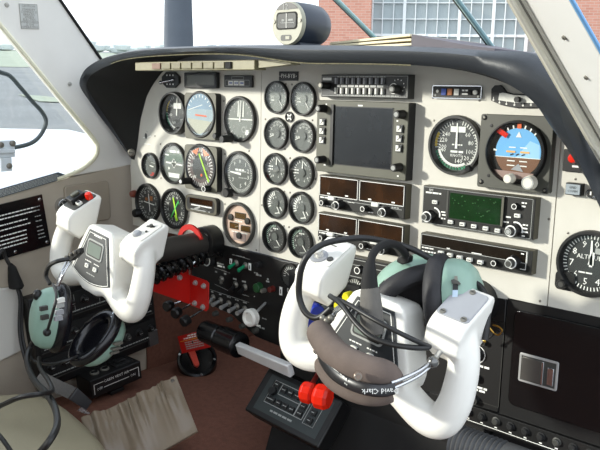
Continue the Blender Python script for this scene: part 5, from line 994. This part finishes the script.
k = MB(T); k.box(-.016, .004, -.012, -.002, -.016, .012, BLK); k.box(-.010, -.002, -.016, -.012, -.008, .006, MFDG); part('rocker_switch', k, SP, bevel=.001)
k = MB(T); k.lathe([(.0062, -.002), (.0062, -.010), (.005, -.0125), (0, -.013)], REDK, .0135, .012, 18); part('trim_release_button', k, SP, 'red button'); k = MB(T); k.box(.006, .016, -.007, -.002, -.012, -.004, BTN); k.box(.009, .014, -.009, -.007, -.011, -.006, BLK); part('push_switch', k, SP, bevel=.0006)

# ------------------------------------------------------------------ headsets
def cup(t, c, n, up, a, b_, d, sealm, slot=True):
    n = Vector(n).normalized(); up = Vector(up); up = (up - n * up.dot(n)).normalized(); sd = up.cross(n) * -1
    F = Matrix(((sd.x * a, -n.x * d, up.x * b_, c.x), (sd.y * a, -n.y * d, up.y * b_, c.y), (sd.z * a, -n.z * d, up.z * b_, c.z), (0, 0, 0, 1)))
    k = MB(F); k.lathe([(0, -1), (.3, -.985), (.55, -.93), (.74, -.80), (.88, -.58), (.96, -.3), (1, 0), (1, .22), (.9, .24), (0, .24)], MINT, n=40); ec_ = part('ear_cup', k, t)
    k = MB(F); k.lathe([(.86, .2), (1.04, .26), (1.14, .46), (1.15, .72), (1.08, .95), (.95, 1.06), (.78, 1.02), (.66, .82), (.62, .55), (0, .5)], sealm, n=40); part('ear_seal', k, t)
    return ec_
def rod(t, pts, r, m=CHR, nm='headband_rod', n=10):
    b = MB(); b.tube(smooth(pts, 5), r, m, n); return part(nm, b, t)
# left headset
hl = thing('aviation_headset', 'mint green headset hanging from the left yoke by the sidewall', 'headset', aY(60, 275, -.3), 'aviation headsets')
cA = aY(48, 318, -.33); CUPA = cup(hl, cA, -FW * .62 - RT * .78 + UP * .06, UP * .95 + RT * .26, .031, .050, .026, GLOSS)
cB = aY(101, 341, -.27); CUPB = cup(hl, cB, RT * .46 + FW * .62 - UP * .50, UP * .78 + RT * .60, .033, .048, .022, GLOSS)
for dx in (0, 4): rod(hl, [aY(56 + dx * .5, 286, -.325), aY(63 + dx * .6, 270, -.315), aY(69 + dx, 258, -.30)], .0022)
rod(hl, [aY(112, 318, -.262), aY(116, 309, -.25), aY(120, 301, -.235)], .0028)
k = MB(); k.solid([aY(u, v, -.31) for u, v in ((65, 259), (68, 254), (79, 248), (80, 253), (71, 261))], (0, .008, 0), BLK); k.lathe([(0, 0)], BLK) if False else None; part('slider_clip', k, hl, bevel=.001)
for u, v in ((67, 257), (71, 254), (75, 252)): k = MB(Matrix.Translation(aY(u, v, -.311))); k.lathe([(.0028, 0), (.0026, -.003), (0, -.003)], SCREW, n=10); part('clip_screw', k, hl)
rod(hl, [aY(76, 254, -.262), aY(82, 250, -.225), aY(92, 246, -.185), aY(106, 250, -.175), aY(116, 270, -.18), aY(121, 299, -.225)], .005, BLK, 'headband')
for u, v, r in ((37.5, 295, .0075), (38, 336, .010)): k = MB(); k.ball(aY(u, v, -.345), r, BLK, 14, (1, 1, 1.2)); part('strain_knob', k, hl)
rod(hl, [aY(53, 284, -.345), aY(56.5, 295, -.362), aY(54, 308, -.37), aY(50, 322, -.368), aY(47, 332, -.362)], .0022, RUB, 'boom_wire'); k = MB(); k.ball(aY(47, 332.5, -.364), .0062, BLK, 12); part('wire_boss', k, hl)
k = MB()
for u, v, m in ((56.5, 301, BTN), (56, 306, MKG), (55.5, 313, PLATE), (54.5, 319, PLATE), (40, 309, DKG), (41, 318, DKG)): q = aY(u, v, -.366 if u > 50 else -.358); k.box(q.x - .003, q.x + .003, q.y, q.y + .012, q.z - .0035, q.z + .0035, m); part('slider_mark', k, hl, bevel=.0005); k = MB()
k = MB(); q = aY(113, 347, -.268)
for dv in (-3, 2, 6): q = aY(114 - dv * .4, 347 + dv, -.272); k = MB(); k.box(q.x - .004, q.x + .004, q.y - .003, q.y + .012, q.z - .002, q.z + .002, SCREW); part('stirrup', k, hl, bevel=.0006)
b = MB(); b.tube(smooth([aY(69, 259, -.315), aY(58, 261, -.33), aY(49, 266, -.335), aY(46, 276, -.335), aY(50, 284, -.335)], 5), .0034, RUB, 8); part('cord_loop', b, hl)
# cords of the left headset
def cord(nm, pts, r, label, cat='cord', m=RUB):
    b = MB(); b.tube(smooth(pts, 6), r, m, 8); return solo(nm, b, label, cat)
cord('headset_cord', [aY(37, 338, -.345), aY(30, 348, -.35), aY(27, 362, -.37), aY(34, 380, -.40), aY(46, 393, -.42), aY(55, 408, -.44), aY(57, 425, -.46), aY(50, 440, -.48), aY(38, 455, -.49)], .0046, 'thick black cord curling from the left ear cup down over the seat edge')
cord('headset_cord', [aY(39, 358, -.345), aY(40, 368, -.37), aY(48, 380, -.40), aY(52, 391, -.42), aY(40, 394, -.45), aY(18, 398, -.47), aY(-8, 410, -.48)], .0034, 'black cord crossing the top of the seat cushion to the left edge')
cord('headset_cord', [aY(-6, 430, -.48), aY(3, 440, -.48), aY(14, 456, -.48)], .0032, 'short dark cord loop at the very bottom left corner')
cord('boom_cord', [aY(28, 352, -.35), aY(36, 362, -.345), aY(52, 364, -.345), aY(68, 360, -.33), aY(78, 356, -.31)], .0024, 'thin cord slung between the two mint ear cups of the left headset')
t = thing('cord_connector', 'black tapered cord connector hanging on the left sidewall above the pale pocket', 'connector', aX(15, 285, -.42))
b = MB(); pth = [aX(10, 264, -.425), aX(12, 268, -.425), aX(14.5, 280, -.425), aX(16.5, 287, -.425), aX(16.5, 289, -.425)]; b.tube(pth, [.004, .008, .0125, .0145, .010], BLKM, 14, flat=.7); part('body', b, t)
b = MB(); b.tube(smooth([aX(-2, 256, -.43), aX(3, 250, -.43), aX(5, 256, -.43), aX(8, 262, -.427), aX(11, 267, -.425)], 5), .0036, RUB, 8); b.tube(smooth([aX(17, 288, -.425), aX(20, 300, -.422), aX(19.5, 330, -.42), aX(23, 352, -.41), aX(30, 372, -.40), aX(40, 392, -.39)], 5), .0034, RUB, 8); b.tube(smooth([aX(18, 288, -.425), aX(22, 300, -.422), aX(22, 330, -.42), aX(26, 352, -.41), aX(33, 375, -.40)], 5), .003, RUB, 8); part('cord', b, t)

# right headset
hr = thing('aviation_headset', 'mint green headset with brown-grey head pad hung over the right yoke', 'headset', aY(400, 300, -.24), 'aviation headsets')
cR = aY(459, 303, -.190); CUPR = cup(hr, cR, RT * .74 - FW * .42 + UP * .10, UP * .96 + RT * .26 - FW * .1, .039, .050, .027, SEAL)
cL = aY(415, 283, -.175); CUPL = cup(hr, cL, FW * .70 + UP * .62 - RT * .22, RT * .95 + UP * .12, .036, .050, .026, SEAL)
bpy.context.view_layer.update()
def hit(o, u, v):
    Wi = WM[o.name].inverted(); ok, loc, nn, _ = o.ray_cast(Wi @ CAM, (Wi.to_3x3() @ ray(u, v)).normalized())
    return (WM[o.name] @ loc) if ok else None
def decal(nm, o, pts, m, lift=.0012):
    P = [hit(o, u, v) for u, v in pts]; P = [p for p in P if p]
    if len(P) < 3: print('decal miss', nm); return
    k = MB(); d = (CAM - P[0]).normalized(); k.solid([p - d * .001 for p in P], d * (lift + .001), m); return part(nm, k, o)
for pts, m, nm, lf in ([((454.5, 276), (457.5, 276), (458, 284), (454, 284)), SCREW, 'stirrup', .003], [((451, 280), (454, 279), (459, 281.5), (461, 284), (459, 285), (455, 283), (452, 284)), DKG, 'stirrup', .004], [((453, 284), (458, 284), (458, 290), (452.6, 290)), BLK, 'slider', .002], [((452.6, 290), (458, 290), (457.5, 297.5), (452.2, 297)), mat('pale_slider', (176, 196, 214), .3, var=.02), 'slider', .002], [((468, 292), (471, 291), (472.5, 299), (470, 301)), mat('blue_badge', (50, 96, 130), .4, var=.05), 'badge', .001], [((472, 301), (476, 299), (475, 302)), mat('blue_badge', (50, 96, 130)), 'badge', .001]):
    decal(nm, CUPR, pts, m, lf)
for pts, m in ([((379, 285), (384, 280), (384.5, 285.5), (380.5, 289)), DKG], [((384.3, 280), (389, 277), (389.5, 282), (385, 285)), BTN], [((389.2, 277), (394, 275), (394.5, 280), (389.7, 281.6)), mat('pale_slider', (176, 196, 214))], [((394, 274.5), (402, 272), (402.5, 275), (394.5, 279)), BLK]):
    decal('slider', CUPL, pts, m, .0015)
k = MB(); k.solid([aY(u, v, -.208) for u, v in ((397, 258), (403, 254), (409, 257), (408, 263), (402, 265), (396, 262))], (0, .010, 0), BLK); part('boom_mount', k, hr, bevel=.0015)
def padtube(nm, pts, rr, m, flat, lab=None):
    b = MB(); P = smooth([aY(*p) for p in pts], 5); n = len(P); R = [rr * min(1, .45 + 2.6 * math.sin(PI * i / (n - 1))) if i not in (0, n - 1) else rr * .35 for i in range(n)]
    b.tube(P, R, m, 20, flat=flat); return part(nm, b, hr, lab, sharp=70)
padtube('head_pad', [(319, 330, -.300), (324, 340, -.318), (336, 354, -.334), (352, 364, -.340), (370, 371, -.338), (384, 375, -.330), (391, 384, -.322)], .0150, PAD, 1.05, 'brown-grey suede pad')
padtube('head_pad', [(320, 360, -.308), (332, 378, -.326), (348, 389, -.334), (366, 395, -.332), (382, 395, -.324), (391, 391, -.318)], .0105, PAD, 1.0, 'brown-grey suede pad')
BP = smooth([aY(*p) for p in ((315.5, 342, -.315), (319, 356, -.334), (330, 372, -.351), (348, 383.5, -.357), (368, 390, -.355), (384, 391, -.346), (395, 388.5, -.336))], 5)
b = MB(); rws = []
for p in BP: z = UP * .0058; o = -FW * .002; rws.append([p + z + FW * .012, p + z, p + z * .6 + o, p - z * .6 + o, p - z, p - z + FW * .012])
b.grid(rws, mat('black_band', (34, 34, 36), .35, var=.05), close=True); part('headband', b, hr, 'black headband strip', sharp=50)
i0 = len(BP) - 12; a, c = BP[i0 + 1], BP[-3]; TF = frame((a + c) / 2 - FW * .0036 - UP * .0002, (c - a), UP); b = MB(TF); b.text('David Clark', 0, 0, .0052, -.0006, MK, PI)
a, c = BP[7], BP[16]; b.F = frame((a + c) / 2 - FW * .0045, (c - a), UP); b.dashes(-.018, .018, .0028, .0024, -.001, MK, 2); b.dashes(-.012, .020, -.0018, .0016, -.001, MKG, 3); part('lettering', b, hr)
for u, v in ((317, 350.5, ), (358, 376.5)): k = MB(frame(aY(u, v, -.3605 if u > 330 else -.331), RT, UP)); k.lathe([(.0042, .003), (.0042, -.001), (.0034, -.0018), (0, -.0018)], mat('snap_brown', (120, 104, 92), .35, metal=.3, var=.05), n=18); k.ring(0, 0, .0026, .0034, -.002, SCREW); part('snap', k, hr)
for dv, r in ((0, .0019), (6, .0019)):
    rod(hr, [aY(391, 383 + dv, -.338), aY(404, 378 + dv * .9, -.322), aY(420, 370 + dv * .8, -.300), aY(433, 360 + dv * .6, -.275)], r)
k = MB(); k.ball(aY(433, 362, -.278), .0062, mat('smoke_chrome', (110, 110, 108), .25, metal=.8, var=.1), 14); k.tube([aY(433, 362, -.278), aY(440, 352, -.26)], .003, CHR, 8); part('pivot', k, hr)
for du in (0, 4): rod(hr, [aY(317 + du, 338, -.31), aY(322 + du, 326, -.30), aY(330 + du, 314, -.285), aY(346 + du, 302, -.24), aY(372, 291, -.20), aY(386, 287, -.19)], .0019)
k = MB()
for u, v in ((323, 318), (327, 320.5), (331, 318)): k.ball(aY(u, v, -.302), .0042, SCREW, 12)
k.tube([aY(320, 330, -.30), aY(331, 308, -.295)], .0036, BLK, 10); part('pivot', k, hr)
k = MB(); P = [aY(373.5, 336, -.292), aY(373.3, 334, -.292), aY(372, 322, -.291), aY(371, 306, -.29), aY(370, 290, -.288), aY(369.8, 287, -.288)]; k.tube(P, [.006, .0105, .0125, .0118, .0102, .0085], MICF, 20); part('microphone', k, hr, 'grey microphone muff')
k = MB(); k.tube([aY(369.8, 290, -.288), aY(369.3, 282, -.287), aY(369.6, 270, -.285), aY(370.5, 262, -.282)], [.0092, .0088, .0072, .0050], BLKM, 18); part('mic_collar', k, hr)
rod(hr, [aY(370.5, 264, -.283), aY(373, 254, -.276), aY(380, 246.5, -.262), aY(390, 243.5, -.244), aY(399, 246.5, -.226), aY(406, 255, -.208)], .0044, BLKM, 'mic_boom', 12)
rod(hr, [aY(331, 308, -.297), aY(318, 318, -.302), aY(306, 313, -.304), aY(299.5, 298, -.303), aY(299.5, 280, -.304), aY(303, 264, -.304), aY(311, 252, -.298), aY(325, 243.5, -.280), aY(344, 239.5, -.258), aY(364, 238, -.240), aY(388, 242, -.220), aY(412, 249, -.205), aY(436, 262, -.195), aY(458, 275, -.188), aY(478, 285, -.190), aY(487, 298, -.198), aY(487.5, 318, -.206), aY(485, 340, -.212)], .0036, RUB, 'cross_cable')
rod(hr, [aY(330, 296, -.285), aY(341, 304, -.302), aY(355, 322, -.312), aY(370, 336, -.316), aY(390, 344, -.312), aY(412, 347.5, -.302), aY(428, 348, -.285)], .0029, RUB, 'thin_cable')
rod(hr, [aY(334, 298, -.285), aY(348, 304, -.304), aY(368, 316, -.313), aY(390, 328, -.312), aY(412, 339, -.302), aY(430, 347, -.282)], .0026, RUB, 'thin_cable')
# ------------------------------------------------------------------ the airfield outside
gn = Vector((.75 * .050, -.66 * .050, 1)).normalized()
def gz(x, y): return -1.35 - (gn.x * x + gn.y * y) / gn.z
def gpt(u, dist, dz=0): 
    r = ray(u, 60); d = Vector((r.x, r.y, 0)).normalized(); p = Vector((CAM.x, CAM.y, 0)) + d * dist; return Vector((p.x, p.y, gz(p.x, p.y) + dz))
TARM = mat('pale_tarmac', (120, 123, 123), .85, var=.12, scale=.35); GRASS = mat('pale_grass', (148, 156, 138), .95, var=.1, scale=.5)
b = MB(); b.add([(x, y, gz(x, y)) for x, y in ((-400, -60), (60, -60), (60, 500), (-400, 500))], [(0, 1, 2, 3)], TARM); struct('ground', b)
b = MB(); L = [gpt(u, d, .03) for u, d in ((-160, 62), (60, 62), (330, 60), (330, 330), (60, 360), (-160, 360))]; b.add(L, [tuple(range(6))], GRASS); struct('grass_field', b)
b = MB(); L = [gpt(u, d, .03) for u, d in ((16, 26), (45, 25), (60, 24), (60, 22.3), (38, 22.6))]; b.add(L, [tuple(range(5))], GRASS); struct('grass_patch', b)
# hazy tree line
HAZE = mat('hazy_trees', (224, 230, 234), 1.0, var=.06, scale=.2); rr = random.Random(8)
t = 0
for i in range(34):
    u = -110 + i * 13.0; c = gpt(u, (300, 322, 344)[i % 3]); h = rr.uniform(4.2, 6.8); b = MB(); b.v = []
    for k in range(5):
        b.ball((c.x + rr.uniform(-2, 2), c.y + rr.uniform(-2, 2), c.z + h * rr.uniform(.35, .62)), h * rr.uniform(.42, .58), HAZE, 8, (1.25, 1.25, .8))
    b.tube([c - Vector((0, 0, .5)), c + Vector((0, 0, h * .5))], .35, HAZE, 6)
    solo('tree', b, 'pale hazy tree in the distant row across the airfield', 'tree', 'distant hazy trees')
# aircraft wing, nacelle and propeller left of the cabin
b = MB(); rows = []
for yy, rx, rz_ in ((1.02, .30, .30), (.95, .36, .36), (.7, .44, .42), (.2, .47, .44), (-.6, .46, .42), (-1.6, .36, .30), (-2.2, .12, .1)):
    rows.append([(-1.85 + rx * math.sin(k * PI / 16), yy, -.46 + rz_ * math.copysign(abs(math.cos(k * PI / 16)) ** .8, math.cos(k * PI / 16))) for k in range(32)])
b.grid(rows, WING, close=True); b.add(rows[0], [tuple(range(32))], WING); b.add(rows[-1], [tuple(range(32))], WING)
for x0, x1 in ((-.6, -1.5), (-2.2, -6)):
    b.grid([[(x, yy, zz - .03 * (x + .6)), (x + (x1 - x0) * .5, yy, zz - .03 * (x + (x1 - x0) * .5 + .6)), (x1, yy, zz - .03 * (x1 + .6))] for x in (x0,) for yy, zz in ((.35, -.62), (.3, -.56), (0, -.52), (-.6, -.54), (-1.5, -.62), (-.6, -.70), (0, -.72), (.3, -.68), (.35, -.62))], WING)
solo('engine_nacelle', b, 'white engine nacelle and wing below the storm window in the left side window', 'aircraft wing', sharp=60)
pc = Vector((-2.62, 1.70, -.25))
r0 = ray(178.5, 40); s = 3.25; pc = CAM + r0 * s; hub = Vector((pc.x, max(pc.y, 1.2), -.44))
t = thing('propeller', 'dark blue-grey propeller blade standing upright beyond the windshield', 'propeller', hub)
b = MB(); rows = []; wd = FW.copy(); wd.z = 0; wd.normalize(); sd = Vector((wd.y, -wd.x, 0))
for z, w, th in ((-.44, .04, .035), (-.15, .058, .026), (.1, .066, .018), (.35, .066, .013), (.62, .058, .009), (.86, .046, .006), (.95, .026, .004)):
    c = Vector((hub.x, hub.y, z)); rows.append([c + sd * (w * math.cos(a)) + wd * (th * math.sin(a)) for a in [2 * PI * k / 14 for k in range(14)]])
b.grid(rows, PROPM, close=True); b.add(rows[-1], [tuple(range(14))], PROPM); part('blade', b, t, sharp=70)
b = MB(Matrix.Translation(hub + Vector((0, .06, 0))) @ Matrix.Rotation(PI, 4, 'Z')); b.lathe([(.17, .14), (.16, 0), (.12, -.14), (.05, -.24), (0, -.26)], WING, n=28); part('spinner', b, t)
# brick building with the tall greenhouse windows
fd = ray(430, 25); fd.z = 0; fd.normalize(); D = 24.0; sv = Vector((fd.y, -fd.x, 0)); base = Vector((CAM.x, CAM.y, 0)) + fd * D
FM = Matrix(((sv.x, fd.x, 0, base.x), (sv.y, fd.y, 0, base.y), (0, 0, 1, -2.0), (0, 0, 0, 1)))
def fx(u): 
    r = ray(u, 30); d = Vector((r.x, r.y, 0)); return (d.dot(sv) / d.dot(fd)) * D
bm_ = bpy.data.materials.new('brick_wall'); bm_.use_nodes = True; nt = bm_.node_tree; bs = nt.nodes['Principled BSDF']; tc = nt.nodes.new('ShaderNodeTexCoord'); mp = nt.nodes.new('ShaderNodeMapping'); mp.inputs['Rotation'].default_value = (PI / 2, 0, 0); br = nt.nodes.new('ShaderNodeTexBrick')
br.inputs['Color1'].default_value = (*lin((176, 122, 104)), 1); br.inputs['Color2'].default_value = (*lin((190, 138, 120)), 1); br.inputs['Mortar'].default_value = (*lin((186, 160, 148)), 1); br.inputs['Scale'].default_value = 1.0; br.inputs['Brick Width'].default_value = .24; br.inputs['Row Height'].default_value = .08; br.inputs['Mortar Size'].default_value = .008
nt.links.new(tc.outputs['Object'], mp.inputs['Vector']); nt.links.new(mp.outputs['Vector'], br.inputs['Vector']); nt.links.new(br.outputs['Color'], bs.inputs['Base Color']); bs.inputs['Roughness'].default_value = .9
xa, xb, xc, xd = fx(318), fx(370.5), fx(540), fx(760)
t = thing('brick_building', 'brick hangar building with a wall of white-barred windows beyond the windshield', 'building', M=FM @ Matrix.Translation(((xa + xd) / 2, 0, 0)))
b = MB(FM); b.box(xa, xb, 0, 6, -2, 9, bm_); b.box(xc, xd, -.3, 6, -2, 9, bm_); b.box(xb, xc, .4, 6, 7.6, 9, bm_); part('wall', b, t)
GP = mat('grey_blue_panes', (160, 170, 172), .3, var=.12, scale=.6); MUL = mat('white_mullion', (222, 226, 226), .5, var=.02)
b = MB(FM); b.box(xb, xc, .42, .46, -2, 7.6, GP); pn_ = part('pane', b, t)
b = MB(FM)
nx = 15
for i in range(nx + 1):
    x = xb + (xc - xb) * i / nx; w = .095 if i in (3, 8, 11, 14, 0, 15) else .024; b.box(x - w / 2, x + w / 2, .30, .42, -2, 7.6, MUL)
for j in range(20): z = -2 + .5 * j; w = .08 if j % 5 == 2 else .024; b.box(xb, xc, .32, .42, z - w / 2, z + w / 2, MUL)
part('window_bars', b, pn_)
# ------------------------------------------------------------------ light
w = bpy.data.worlds.new('sky'); S.world = w; w.use_nodes = True; nt = w.node_tree; bg = nt.nodes['Background']
tc = nt.nodes.new('ShaderNodeTexCoord'); sp = nt.nodes.new('ShaderNodeSeparateXYZ'); cr = nt.nodes.new('ShaderNodeValToRGB')
cr.color_ramp.elements[0].position = .0; cr.color_ramp.elements[0].color = (.88, .92, .96, 1); cr.color_ramp.elements[1].position = .5; cr.color_ramp.elements[1].color = (.80, .88, 1.0, 1)
nt.links.new(tc.outputs['Generated'], sp.inputs[0]); nt.links.new(sp.outputs['Z'], cr.inputs[0]); nt.links.new(cr.outputs[0], bg.inputs['Color'])
bg.inputs['Strength'].default_value = SKY_STRENGTH
sd_ = bpy.data.lights.new('sun', 'SUN'); sd_.energy = SUN_STRENGTH; sd_.angle = math.radians(3.5); sd_.color = (1.0, .95, .86)
so = bpy.data.objects.new('sun', sd_); COL.objects.link(so)
so.rotation_euler = (-Vector(SUN_DIR)).to_track_quat('-Z', 'Y').to_euler(); so.location = Vector(SUN_DIR) * 5
vs = S.view_settings; vs.view_transform = 'Standard'; vs.look = 'None'; vs.gamma = 1.0; vs.use_curve_mapping = False; vs.exposure = EXPOSURE
